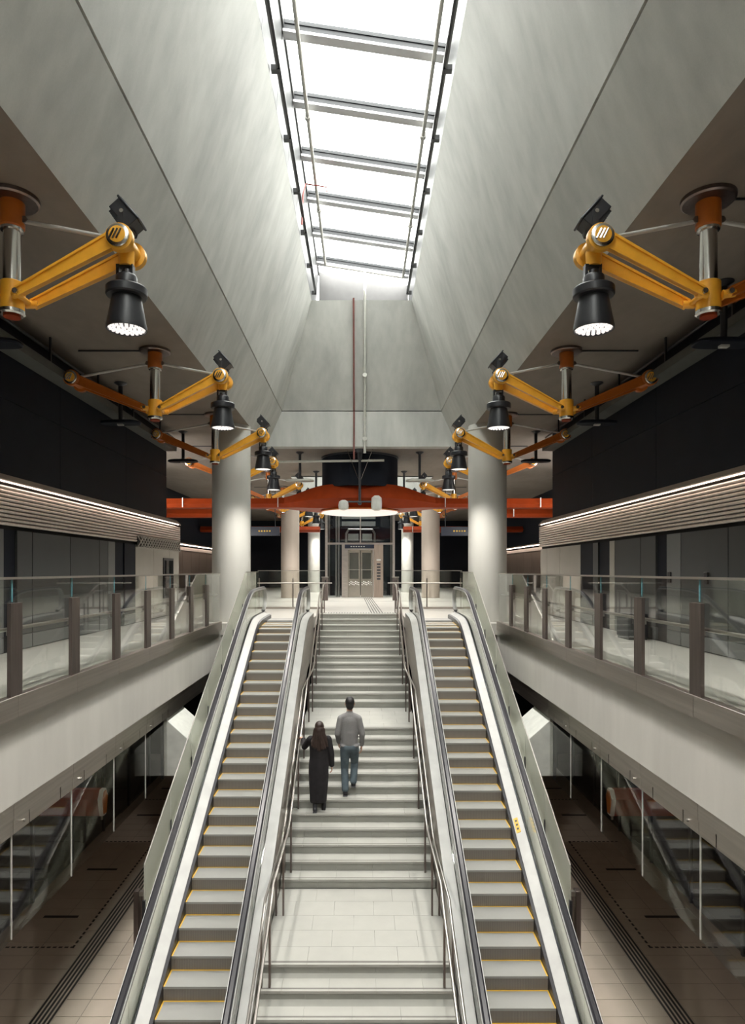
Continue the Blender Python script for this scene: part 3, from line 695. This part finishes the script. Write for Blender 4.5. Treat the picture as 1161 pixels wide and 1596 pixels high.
for s, nm in SIDES:
    for k in list(range(8))+[-1,-2]:
        y = 6.89+4.77*k; x = s*3.68 + (-.01 if s < 0 else -.02)
        if k == 3: x += s*.30; y = 20.6
        if k == 0 or k == 3:
            proto_ = None
        lb = 'yellow twin-arm ceiling bracket, %s on the %s' % (ORD[k] if k < 7 else 'farthest', nm)
        l1 = 'black bell downlight on the %s yellow bracket on the %s' % (ORD[k] if k < 7 else 'farthest', nm)
        l2 = 'black box floodlight on top of the %s yellow bracket on the %s' % (ORD[k] if k < 7 else 'farthest', nm)
        if k < 0:
            wd = {-1:'first',-2:'second'}[k]
            lb = 'yellow twin-arm ceiling bracket, %s behind the viewer on the %s' % (wd, nm)
            l1 = 'black bell downlight, %s behind the viewer on the %s' % (wd, nm); l2 = 'black box floodlight, %s behind the viewer on the %s' % (wd, nm)
        jx = x-s*1.21
        if k == 0:
            P1 = make_bracket(s, x, y, lb); P2 = make_downlight(jx, y, 4.79, l1); P3 = make_uplight(s, jx, y, 4.79, l2); 
        else:
            for P, lab, lx in ((P1,lb,x),(P2,l1,jx),(P3,l2,jx)):
                c = copy_tree(P); c.location = (lx, y, P.location.z); c['label'] = lab
# ---- oval pendant fittings on black stems
def pendant(x, y, z, w, label, mat='dark_panel'):
    t = thing('pendant_fitting', (x,y,ZC), label, 'pendant light', 'flat pendant fittings on black stems')
    MB().lathe((x,y,0), [(.13,ZC),(.13,ZC-.03),(.06,ZC-.07),(.05,ZC-.08)], seg=20).build('ceiling_rose', 'black_metal', t)
    MB().tube((x,y,ZC-.05),(x,y,z+.05), .045).build('stem', 'black_metal', t)
    rr = []
    for kz, k in ((z+.05,.82),(z+.03,.97),(z,1),(z-.02,.95)):
        rr.append([(x+w*k*math.copysign(abs(math.cos(a))**.55,math.cos(a)), y+.17*k*math.copysign(abs(math.sin(a))**.55,math.sin(a)), kz) for a in [2*math.pi*i/28 for i in range(28)]])
    MB().rings(rr).build('oval_body', mat, t)
    MB().box(x-.06,x+.06, y-.04,y+.04, z-.05,z-.018).build('sensor', 'lamp_grey', t)
for s, nm in SIDES:
    for k, y in enumerate((8.9,13.7,18.5)):
        pendant(AX+s*5.0, y, 4.47, .42, '%s flat oval pendant fitting under the %s soffit' % (ORD[k], nm))
    pendant(AX+s*2.0, 21.8, 4.37, .48, 'grey flat pendant on a black stem %s of the dark drum' % nm, 'grey_pipe')
    pendant(AX+s*1.75, 26.0, 4.55, .35, 'small far pendant behind the orange beam on the %s' % nm, 'grey_pipe')

# ---- orange wing beam with drum
def wing(x0, x1, yc, label, hub=True):
    t = thing('wing_beam', ((x0+x1)/2,yc,3.9), label, 'beam', 'orange wing beams')
    rr = []; n = 72
    xs_ = [x0+(x1-x0)*i/n for i in range(n+1)]
    for x in xs_:
        u = abs(x-AX); g = (1/(1+math.exp((u-1.9)*3.2))) if hub else 0
        zt = 3.89+.42*g; zb = 3.57-.10*g
        hw = .30+ (1.30-.30)*max(0, 1-(u/2.6)**2)**.8 * (1 if hub else 0)
        zm = zb+(zt-zb)*.38
        rr.append([(x,yc-hw*.80,zt),(x,yc-hw-.10,zm),(x,yc-hw*.85,zb),(x,yc+hw*.85,zb),(x,yc+hw+.10,zm),(x,yc+hw*.80,zt)])
    MB().rings(rr).build('wing_body', 'orange_paint', t)
    for x in (-2.9,2.9,-6.2,6.2):
        if x0 < x < x1: MB().box(x-.015,x+.015, yc-.415,yc-.38, 3.57,3.9).build('seam_cover', 'grey_pipe', t)
    return t
W = wing(AX-8.6, AX+8.6, 23.0, 'long orange-red wing beam spanning the hall under the dark drum')
dr = thing('ceiling_drum', (AX,23,ZC), 'dark navy round drum between the ceiling and the orange beam', 'drum')
MB().lathe((AX,23,0), [(1.33,ZC),(1.33,4.22)], seg=64).build('drum_shell', 'dark_panel', dr)
MB().lathe((AX,23,0), [(1.36,ZC-.001),(1.36,ZC-.06)], seg=64).build('drum_flange', 'black_metal', dr)
rg = thing('disc_light', (AX,23,3.46), 'round pinkish-white glowing disc under the orange beam', 'ceiling light')
MB().lathe((AX,23,0), [(1.30,3.455),(1.34,3.42),(1.30,3.38),(.05,3.365)], seg=64).build('diffuser', 'ring_glow', rg)
MB().lathe((AX,23,0), [(1.37,3.465),(1.40,3.44),(1.37,3.415),(1.33,3.44)], seg=64).build('rim', 'orange_and_shaded_yellow', rg)
for s, nm in SIDES:
    wing(s*5.2, s*9.2, 27.0, 'second orange-red beam behind the %s column' % nm, False)
    wing(s*2.4, s*9.2, 37.5, 'dark red far beam beyond the %s column, lowest in view' % nm, False)
    sg = thing('hanging_sign', (s*4.4+AX,29.5,3.1), 'dark navy hanging sign with faint yellow symbols by the %s column' % nm, 'sign', 'dark hanging signs')
    MB().box(AX+s*4.4-.75,AX+s*4.4+.75, 29.45,29.6, 2.95,3.35).build('sign_board', 'sign_navy', sg)
    for x in (-.55,.55): MB().tube((AX+s*4.4+x,29.52,3.3),(AX+s*4.4+x,29.52,ZC), .02).build('hanger', 'black_metal', sg)
    gl = MB()
    for i in range(5): gl.box(AX+s*4.4-.2+i*.12, AX+s*4.4-.13+i*.12, 29.443,29.45, 3.12,3.19)
    gl.build('sign_symbols', 'yellow_line', sg)
# ---- pole with two grey lamps
pl = thing('camera_pole', (AX,21.3,ZC), 'black ceiling pole carrying two grey globes in front of the orange beam', 'pole')
MB().lathe((AX,21.3,0), [(.18,ZC),(.18,ZC-.03),(.09,ZC-.12),(.07,ZC-.35)], seg=16).build('ceiling_mount', 'black_metal', pl)
MB().tube((AX,21.3,ZC-.1),(AX,21.3,3.55), .045).build('pole_tube', 'black_metal', pl)
MB().tube((AX-.50,21.3,3.62),(AX+.50,21.3,3.62), .03).build('cross_arm', 'black_metal', pl)
MB().ball((AX,21.3,3.58), .07,.07,.07).build('arm_joint', 'black_metal', pl)
for s in (-1,1): MB().tube((AX,21.3,4.25),(AX+s*.42,21.3,ZC), .008, seg=6).build('stay_wire', 'steel_tube', pl)
MB().lathe((AX-.53,21.3,0), [(.06,3.68),(.15,3.62),(.17,3.50),(.16,3.38),(.05,3.34)], seg=20).build('dome_camera', 'lamp_grey', pl)
MB().lathe((AX+.55,21.3,0), [(.08,3.82),(.17,3.74),(.18,3.55),(.17,3.38),(.08,3.33)], seg=20).build('drum_speaker', 'lamp_grey', pl)
tag(MB().tube((-2.75,21.35,4.93),(AX+.8,21.35,4.98), .04).build('ceiling_conduit', 'grey_pipe'), 'pale horizontal conduit in front of the dark drum', 'pipe')
# ---- pipes in the shaft
def pipe(name, pts, r, mat, label, fit=()):
    t = thing(name, pts[0], label, 'pipe')
    MB().poly(pts, r).build('pipe_run', mat, t)
    for p in fit: MB().lathe(p, [(r*1.7,-.05),(r*1.7,.05)], (0,1,0), 12).build('pipe_collar', mat, t)
pipe('sprinkler_pipe', [(-1.13,Y0,10.9),(-1.13,20.3,10.9),(-1.10,20.35,10.9),(1.26,20.35,10.52),(1.29,20.3,10.5),(1.29,Y0,10.5)], .04, 'shaft_pipe', 'pale pipe loop running around under the skylight bars',
     [(-1.13,13.7+3.54*k-7.08,10.9) for k in range(4)]+[(1.29,13.7+3.54*k-7.08,10.5) for k in range(4)])
pipe('drop_pipe', [(.10,20.35,10.70),(.10,20.0,10.2),(.10,19.55,9.75),(.10,19.56,9.5),(.10,20.71,6.46),(.10,20.71,5.1)], .04, 'grey_pipe', 'pale grey pipe down the middle of the shaft end wall',
     [(.10,20.30,7.45),(.10,20.71,5.55)])
pipe('fire_pipe', [(-.24,19.56,9.55),(-.24,20.71,6.46),(-.24,20.71,4.9)], .028, 'brown_pipe', 'brown-red pipe down the shaft end wall')
pipe('red_branch_pipe', [(-1.42,15.5,9.6),(-1.40,15.6,10.35),(-1.36,15.9,10.8),(-.85,15.9,10.72),(-.85,15.9,10.6)], .018, 'red_pipe', 'thin red branch pipe near the left edge of the skylight')
# ---- red gantry sign on each platform
for s, nm in SIDES:
    x0 = -4.33 if s < 0 else 4.17; yc = 11.0; z = -2.52
    t = thing('gantry_sign', (x0,yc,z), 'red hexagonal-ended gantry sign hanging over the %s platform' % nm, 'sign', 'red platform gantry signs')
    hexa = [(yc-.06,z-.22),(yc-.13,z+.08),(yc-.05,z+.22),(yc+.05,z+.22),(yc+.13,z+.08),(yc+.06,z-.22)]
    MB().prism(hexa, 'x', x0+s*.06, s*6.8).build('sign_body', 'orange_paint', t)
    MB().prism([(y_*1+ (yc-y_)*-.06, z_) for y_, z_ in hexa], 'x', x0+s*.0, x0+s*.065).build('end_rim', 'rim_white', t)
    MB().prism([(yc+(y_-yc)*.82, z+(z_-z)*.86) for y_, z_ in hexa], 'x', x0-s*.012, x0).build('end_cap', 'orange_face', t) if 'orange_face' in MATS else MB().prism([(yc+(y_-yc)*.82, z+(z_-z)*.86) for y_, z_ in hexa], 'x', x0-s*.012, x0).build('end_cap', 'orange_and_shaded_yellow', t)
    for q in (-.06,.06): MB().tube((x0+s*.15,yc,z+.2),(x0+s*.15,yc+q*3,-1.1), .007, seg=6).build('suspension_wire', 'steel_tube', t)
    MB().tube((x0+s*.05,yc,z-.22),(x0+s*.05,yc,z-.30), .02).build('wire_fitting', 'rail_steel', t)
    # chamfered bulkhead box under the slab edge
    t = thing('bulkhead_box', (s*3.6,13,-2), 'pale chamfered box under the slab edge beside the %s escalator' % nm, 'box', 'bulkhead boxes')
    pts = [(-3.78,-1.43),(-3.36,-1.80),(-3.08,-2.05),(-3.08,-2.55),(-3.78,-2.55)]
    if s > 0: pts = [(-x_+2*AX, z_) for x_, z_ in pts]
    MB().prism(pts, 'y', 12.46, 13.68).build('body', 'cream_box', t, True, .01)
    xe = pts[0][0]; MB().box(xe-.0,xe+s*.05, 12.44,12.47, -2.60,-1.40).build('edge_trim', 'black_metal', t)
    MB().box(xe-s*.06,xe, 12.6,13.5, -1.46,-1.08).build('added_hanger_plate', 'black_metal', t)  # hidden plate added as a support between the box and the slab

# ---- far glass balustrades and newels at the stair head
for s, nm in SIDES:
    t = thing('cross_balustrade', (AX+s*2.4,23.4,0), 'glass balustrade across the landing behind the %s escalator' % nm, 'railing', 'landing balustrades')
    for a, c in ((1.30,2.40),(2.41,3.60)):
        MB().box(AX+s*a,AX+s*c, 23.39,23.41, .06,1.36).build('glass_panel', 'clear_glass', t)
    for a in (1.28,2.405,3.62): MB().box(AX+s*a-.02,AX+s*a+.02, 23.42,23.47, 0,1.1).build('post', 'post_steel', t)
    MB().box(AX+s*1.26,AX+s*3.66, 23.38,23.42, 1.36,1.38).build('top_rail', 'rail_steel', t)
    MB().tube((AX+s*1.0,23.33,.93),(AX+s*3.66,23.33,.93), .022).build('handrail', 'rail_steel', t)
    MB().box(AX+s*1.26,AX+s*3.66, 23.36,23.45, 0,.07).build('kerb', 'stainless', t)
    t = thing('newel_bollard', (AX+s*1.5,30,0), 'brown steel bollard on the landing in front of the lift, %s one' % nm, 'bollard', 'landing bollards')
    MB().box(AX+s*1.62-.14,AX+s*1.62+.14, 29.9,30.1, 0,1.05).build('body', 'post_steel', t, True, .02); MB().box(AX+s*1.62-.16,AX+s*1.62+.16, 29.88,30.12, 1.05,1.09).build('cap', 'stainless', t)
    MB().box(AX+s*1.62-.05,AX+s*1.62+.05, 29.88,29.9, .8,.95).build('reader', 'black_metal', t)
    t = thing('side_glass_return', (AX+s*2.98,18.9,0), 'short glass end panel beside the top of the %s escalator' % nm, 'railing', 'escalator head panels')
    MB().box(AX+s*2.2,AX+s*2.96, 18.99,19.005, .06,1.33).build('glass_panel', 'balustrade_glass', t) if False else MB().box(AX+s*2.90,AX+s*3.55, 18.74,18.755, .06,1.33).build('glass_panel', 'balustrade_glass', t)
    MB().box(AX+s*2.90,AX+s*3.55, 18.735,18.76, 1.33,1.345).build('top_strip', 'rail_steel', t); MB().box(AX+s*2.90,AX+s*3.55, 18.73,18.765, 0,.06).build('base_channel', 'stainless', t)

# ---- glass lift
LX0, LX1, LY = AX-1.74, AX+1.70, 33.4
lf = thing('glass_lift', (AX,LY,0), 'glass lift tower with steel frame and double doors at the far end', 'lift')
fr = MB()
for x in (LX0,LX1): fr.box(x-.06,x+.06, LY-.06,LY+.06, 0,ZC); fr.box(x-.06,x+.06, LY+2.5,LY+2.62, 0,ZC)
for z in (2.75,4.95): fr.box(LX0,LX1, LY-.05,LY+.05, z-.05,z+.05)
fr.box(AX-.03,AX+.03, LY-.05,LY+.05, 2.75,4.95)
fr.build('steel_frame', 'stainless', lf)
for a, c, z0, z1 in ((LX0+.06,AX-.03,2.8,4.9),(AX+.03,LX1-.06,2.8,4.9),(LX0+.06,AX-.78,.05,2.7),(AX+1.16,LX1-.06,.05,2.7)):
    MB().box(a,c, LY-.01,LY+.01, z0,z1).build('glass_pane', 'lift_glass', lf)
for x in (LX0,LX1): MB().box(x-.01,x+.01, LY+.06,LY+2.5, .05,ZC).build('glass_pane', 'lift_glass', lf)
MB().box(LX0,LX1, LY+2.55,LY+2.6, 0,ZC).build('back_panel', 'dark_panel', lf)
dp = MB().box(AX-.80,AX-.64, LY-.12,LY+.2, 0,2.42); dp.box(AX+.62,AX+.70, LY-.12,LY+.2, 0,2.42); dp.box(AX-.8,AX+.70, LY-.12,LY+.2, 2.42,2.50)
dp.build('door_frame', 'stainless', lf)
MB().box(AX-.80,AX+.70, LY-.10,LY+.2, 2.50,2.70).build('header_display', 'sign_navy', lf)
hm = MB()
for i in range(6): hm.box(AX-.5+i*.13,AX-.43+i*.13, LY-.105,LY-.1, 2.57,2.62)
hm.build('display_text', 'lamp_grey', lf)
for x0, x1 in ((AX-.64,AX-.015),(AX+.015,AX+.62)):
    d = MB().box(x0,x1, LY,LY+.04, .02,2.42).build('door', 'door_metal', lf)
    MB().box(x0+.08,x1-.08, LY-.006,LY, .95,2.28).build('vision_panel', 'lift_glass', d)
    MB().box(x0+.02,x1-.02, LY-.012,LY-.006, 1.40,1.43).build('push_rail', 'rail_steel', d)
    sp_ = MB()
    for k in range(7):
        for j in range(2): sp_.box(x0+.05+k*.08,x0+.10+k*.08, LY-.008,LY-.004, .62+.10*j+.03*((k*5+j*3)%3),.67+.10*j+.03*((k*5+j*3)%3))
    sp_.build('frosted_dots', 'rim_white', d)
cp = MB().box(AX+.70,AX+1.16, LY-.12,LY+.1, 0,2.70); cp.build('control_column', 'bronze_panel', lf)
for z in (.9,1.05,1.2,1.35,1.5,1.65): MB().box(AX+.84,AX+1.02, LY-.135,LY-.12, z,z+.09).build('button_panel', 'black_metal', lf)
MB().box(AX+.82,AX+1.04, LY-.135,LY-.12, 1.88,1.95).build('floor_display', 'lamp_grey', lf)
MB().box(AX-.95,AX-.80, LY-.05,LY+.1, 0,2.70).build('side_jamb', 'stainless', lf)
# lift car head gear seen through upper glass
for x in (AX-1.25,AX-1.12): MB().tube((x,LY+.5,0),(x,LY+.5,ZC), .05).build('guide_rail', 'rail_steel', lf)
MB().poly([(AX-.75,LY+.8,2.85),(AX-.75,LY+.8,3.3),(AX-.62,LY+.8,3.52),(AX+.62,LY+.8,3.52),(AX+.75,LY+.8,3.3),(AX+.75,LY+.8,2.85)], .06).build('car_frame', 'rail_steel', lf)
MB().box(AX-.65,AX-.1, LY+.75,LY+.85, 2.95,3.3).build('gear_box', 'lamp_grey', lf); MB().box(AX+.1,AX+.6, LY+.75,LY+.85, 2.95,3.3).build('gear_box', 'lamp_grey', lf)
for i in range(3): MB().box(AX-1.0,AX+.8, LY+1.5,LY+1.6, 3.75+.38*i,4.0+.38*i).build('rear_louvre', 'white_metal', lf)
MB().box(AX-1.35,AX+1.0, LY+.9,LY+1.0, 3.60,3.68).build('cross_bar', 'black_metal', lf)

# ================================================================== PEOPLE
def remesh(ob, vox, sm=6):
    m = ob.modifiers.new('remesh', 'REMESH'); m.mode = 'VOXEL'; m.voxel_size = vox; m.use_smooth_shade = True
    s_ = ob.modifiers.new('smooth', 'SMOOTH'); s_.factor = .5; s_.iterations = sm
    return ob
def hand(b, wrist, d, palm_n, curl, side, sc=1.):
    # d: direction of fingers, palm_n: direction the palm faces, side: thumb side vector
    wrist = Vector(wrist); d = Vector(d).normalized(); side = Vector(side).normalized(); pn = Vector(palm_n).normalized()
    for k in (-1,0,1): b.capsule(wrist+d*.015*sc+side*.016*k*sc, .017*sc, wrist+d*.085*sc+side*.022*k*sc, .016*sc)
    for k, L in ((1.6,.070),(.55,.080),(-.5,.075),(-1.5,.058)):
        p = wrist+d*.09*sc+side*.019*k*sc; dirv = d
        for j in range(3):
            dirv = (dirv*math.cos(curl)+pn*math.sin(curl)).normalized() if j == 0 else (dirv+pn*math.tan(curl)*1.0).normalized()
            q = p+dirv*L*sc*(.42,.32,.26)[j]; b.capsule(p, .0095*sc, q, .0085*sc); p = q
    p = wrist+d*.03*sc+side*.03*sc; q = p+(d*.6+side*.7+pn*.3).normalized()*.04*sc; r_ = q+(d*.9+side*.15+pn*.4).normalized()*.032*sc
    b.capsule(p,.013*sc,q,.0115*sc); b.capsule(q,.0115*sc,r_,.0095*sc)
def head(b, c, sc=1.):
    x, y, z = c
    b.ball((x,y-.008*sc,z+.025*sc), .077*sc,.098*sc,.098*sc); b.ball((x,y+.025*sc,z-.045*sc), .058*sc,.065*sc,.075*sc)
    b.capsule((x,y+.085*sc,z+.012*sc),.009*sc,(x,y+.108*sc,z-.018*sc),.014*sc)                # nose
    b.capsule((x-.02*sc,y+.083*sc,z-.058*sc),.010*sc,(x+.02*sc,y+.083*sc,z-.058*sc),.010*sc)   # mouth
    b.capsule((x,y+.062*sc,z-.095*sc),.024*sc,(x,y+.066*sc,z-.095*sc),.022*sc)                # chin
    for s in (-1,1):
        b.ball((x+s*.078*sc,y,z-.002*sc), .012*sc,.020*sc,.032*sc); b.capsule((x+s*.045*sc,y+.078*sc,z+.028*sc),.011*sc,(x+s*.018*sc,y+.084*sc,z+.028*sc),.010*sc)
def eyes(c, parent, sc=1.):
    for s in (-1,1): MB().ball((c[0]+s*.031*sc,c[1]+.083*sc,c[2]+.008*sc), .012*sc,.010*sc,.009*sc).build('eye', 'hair_black', parent)
# --- man
mz, myy, mx = -3.026, 12.78, -.235
def Mp(x, y, h): return (mx+x, myy+y, mz+h)
man = thing('person', (mx,myy,mz), 'man in grey sweater and faded jeans walking up the stairs', 'person', 'people on the stairs')
b = MB(); head(b, Mp(.005,.03,1.785), 1.12); b.capsule(Mp(0,.0,1.52),.062,Mp(0,.02,1.70),.058)
for s in (-1,1):
    sh = Vector(Mp(s*.17,-.01,1.505)); el = Vector(Mp(s*(.245 if s > 0 else .235),-.03,1.21)); wr = Vector(Mp(s*.235 if s > 0 else -.215, .03 if s > 0 else .12, .97 if s > 0 else 1.0))
    b.capsule(sh,.055,el,.042); b.capsule(el,.040,wr,.028); hand(b, wr, (wr-el)+Vector((0,0,-.1)), (-s,0.1,0), .35, (0,1,0), 1.1)
b.capsule(Mp(0,0,1.45),.13,Mp(0,0,1.05),.12,(1.2,.8,1))
for s, kn, an in ((-1,(-.10,.06,.53),(-.085,-.02,.10)), (1,(.095,.17,.60),(.075,.03,.24))):
    b.capsule(Mp(s*.09,0,.95),.085,Mp(*kn),.055); b.capsule(Mp(*kn),.052,Mp(*an),.038)
remesh(b.build('body', 'skin', man), .010, 4); eyes(Mp(.005,.03,1.785), man, 1.12)
b = MB(); c = Mp(.005,.015,1.825); b.ball(c, .094,.112,.108); b.ball((c[0],c[1]-.03,c[2]-.06), .082,.085,.09); b.ball((c[0],c[1]+.06,c[2]+.05), .075,.06,.05)
remesh(b.build('hair', 'hair_black', man), .010, 3)
b = MB()
for p0,r0,p1,r1,sc in ((Mp(0,0,1.47),.135,Mp(0,0,1.25),.135,(1.24,.85,1)),(Mp(0,0,1.25),.135,Mp(0,.0,1.02),.132,(1.24,.88,1)),(Mp(-.13,-.01,1.53),.07,Mp(0,-.01,1.575),.075,(1,1,1)),(Mp(.13,-.01,1.53),.07,Mp(0,-.01,1.575),.075,(1,1,1)),(Mp(0,.0,1.56),.075,Mp(0,.01,1.625),.066,(1,1,1))):
    b.capsule(p0,r0,p1,r1,sc)
for s in (-1,1):
    sh = Vector(Mp(s*.17,-.01,1.505)); el = Vector(Mp(s*(.248 if s > 0 else .238),-.03,1.21)); wr = Vector(Mp(s*.238 if s > 0 else -.215, .03 if s > 0 else .11, .99 if s > 0 else 1.02))
    b.capsule(sh,.074,el,.060); b.capsule(el,.058,wr,.046); b.capsule(wr+(el-wr)*.08,.050,wr,.046)
b.capsule(Mp(-.12,0,.985),.055,Mp(.12,0,.985),.055,(1.1,2.0,.7))
remesh(b.build('sweater', 'sweater', man), .013, 5)
b = MB(); b.capsule(Mp(-.07,0,.95),.115,Mp(.07,0,.95),.115,(1,1.05,1))
for s, kn, an in ((-1,(-.10,.06,.53),(-.085,-.02,.13)), (1,(.095,.17,.60),(.075,.03,.27))):
    b.capsule(Mp(s*.085,0,.92),.105,Mp(*kn),.078); b.capsule(Mp(*kn),.077,Mp(*an),.070)
remesh(b.build('jeans', 'jeans', man), .012, 4)
for s, an, toe in ((-1,(-.085,-.03,.05),(-.095,.20,.035)), (1,(.075,.02,.20),(.085,.24,.192))):
    b = MB(); b.capsule(Mp(an[0],an[1],an[2]+.02),.050,Mp(an[0],an[1]+.04,an[2]),.048); b.capsule(Mp(*an),.045,Mp(*toe),.040,(1,1,1))
    zmin = mz+(0.0 if s < 0 else .156); bo = MB(); 
    o_ = remesh(b.build('shoe', 'shoe_black', man), .010, 3)
    MB().box(Mp(*an)[0]-.045,Mp(*an)[0]+.045, Mp(*an)[1]-.05,Mp(*toe)[1]+.03, zmin,zmin+.022).build('sole', 'black_rubber', o_, True, .01)
    q = MB().capsule(Mp(an[0],an[1]+.005,an[2]+.055),.046,Mp(an[0],an[1]+.005,an[2]+.085),.044); q.build('sock', 'sock_white', man)
# --- woman
wz, wy, wx = -3.180, 12.36, -.80
def Wp(x, y, h): return (wx+x, wy+y, wz+h)
wom = thing('person', (wx,wy,wz), 'woman with long dark hair in a long black coat holding the handrail', 'person', 'people on the stairs')
RAILX = AX-1.15; hy = 12.80; hz = sp(hy)+.955
wrL = Vector((RAILX+.07, hy-.07, hz+.035)); shL = Vector(Wp(-.165,0,1.365)); elL = (shL+wrL)/2+Vector((-.04,-.05,-.13))
shR = Vector(Wp(.165,0,1.365)); elR = Vector(Wp(.225,-.02,1.08)); wrR = Vector(Wp(.235,.06,.84))
b = MB(); head(b, Wp(0,.03,1.575), 1.03); b.capsule(Wp(0,0,1.35),.05,Wp(0,.02,1.48),.048); b.capsule(Wp(0,0,1.30),.11,Wp(0,0,1.0),.10,(1.2,.8,1))
for sh, el, wr in ((shL,elL,wrL),(shR,elR,wrR)): b.capsule(sh,.044,el,.036); b.capsule(el,.034,wr,.024)
hand(b, wrL, (-.55,.75,.15), (-.3,.1,-.9), .55, (.75,.5,.1), .95); hand(b, wrR, (0,.25,-1), (-1,.1,0), .35, (0,1,0), .95)
for s, fy, fz in ((-1,-.06,0),(1,.10,.0)):
    b.capsule(Wp(s*.08,0,.85),.085,Wp(s*.085,.06,.47),.055); b.capsule(Wp(s*.085,.06,.47),.05,Wp(s*.08,fy,.10+fz),.034)
remesh(b.build('body', 'skin', wom), .009, 4); eyes(Wp(0,.03,1.575), wom, 1.03)
b = MB(); c = Wp(0,.012,1.605); b.ball(c, .090,.110,.103); b.ball(Wp(0,-.03,1.53), .098,.085,.12)
rnd = random.Random(3)
for i in range(15):
    t = (i-7)/7; p = Vector(Wp(t*.078,-.075+.05*t*t,1.55)); r0 = .034
    q_end = Vector(Wp(t*.155+.008,-.115+.03*t*t,1.17+.11*abs(t)**1.5+rnd.uniform(-.03,.03)))
    for j in range(1,5):
        q = p.lerp(q_end, 1/(5-j)) + Vector((rnd.uniform(-.012,.012), rnd.uniform(-.012,.006), 0)); b.capsule(p, r0, q, r0-.004); p = q; r0 -= .0045
remesh(b.build('hair', 'hair_brown', wom), .008, 2)
b = MB()
prof = [(1.40,.150,.085),(1.33,.190,.11),(1.2,.178,.12),(1.02,.172,.115),(.88,.190,.125),(.70,.190,.13),(.5,.178,.13),(.32,.165,.125),(.20,.160,.12),(.17,.15,.11)]
rr = []
for h, rx, ry in prof:
    rr.append([Wp(rx*math.cos(a)*(1+.03*math.sin(5*a+h*4)) - .02*(1.4-h), ry*math.sin(a)*(1+.05*math.sin(7*a)), h) for a in [2*math.pi*i/28 for i in range(28)]])
b.rings(rr); b.capsule(Wp(-.13,0,1.375),.062,Wp(.13,0,1.375),.062); b.capsule(Wp(0,0,1.39),.07,Wp(0,.01,1.45),.06)
for sh, el, wr in ((shL,elL,wrL),(shR,elR,wrR)):
    b.capsule(sh,.072,el,.064); b.capsule(el,.064,wr+(el-wr)*.12,.052)
remesh(b.build('long_coat', 'black_cloth', wom), .012, 4)
for s, fy, fz in ((-1,-.06,0),(1,.10,.0)):
    b = MB(); b.capsule(Wp(s*.08,fy-.02,.06+fz),.042,Wp(s*.08,fy+.02,.055+fz),.04); b.capsule(Wp(s*.08,fy-.03,.038+fz),.034,Wp(s*.085,fy+.15,.034+fz),.03)
    b.capsule(Wp(s*.08,fy,.06),.042,Wp(s*.08,fy,.14),.042)
    o_ = remesh(b.build('boot', 'shoe_black', wom), .009, 3)
    MB().box(Wp(s*.08,0,0)[0]-.036,Wp(s*.08,0,0)[0]+.036, wy+fy-.06,wy+fy+.17, wz,wz+.018).build('sole', 'black_rubber', o_, True, .008)
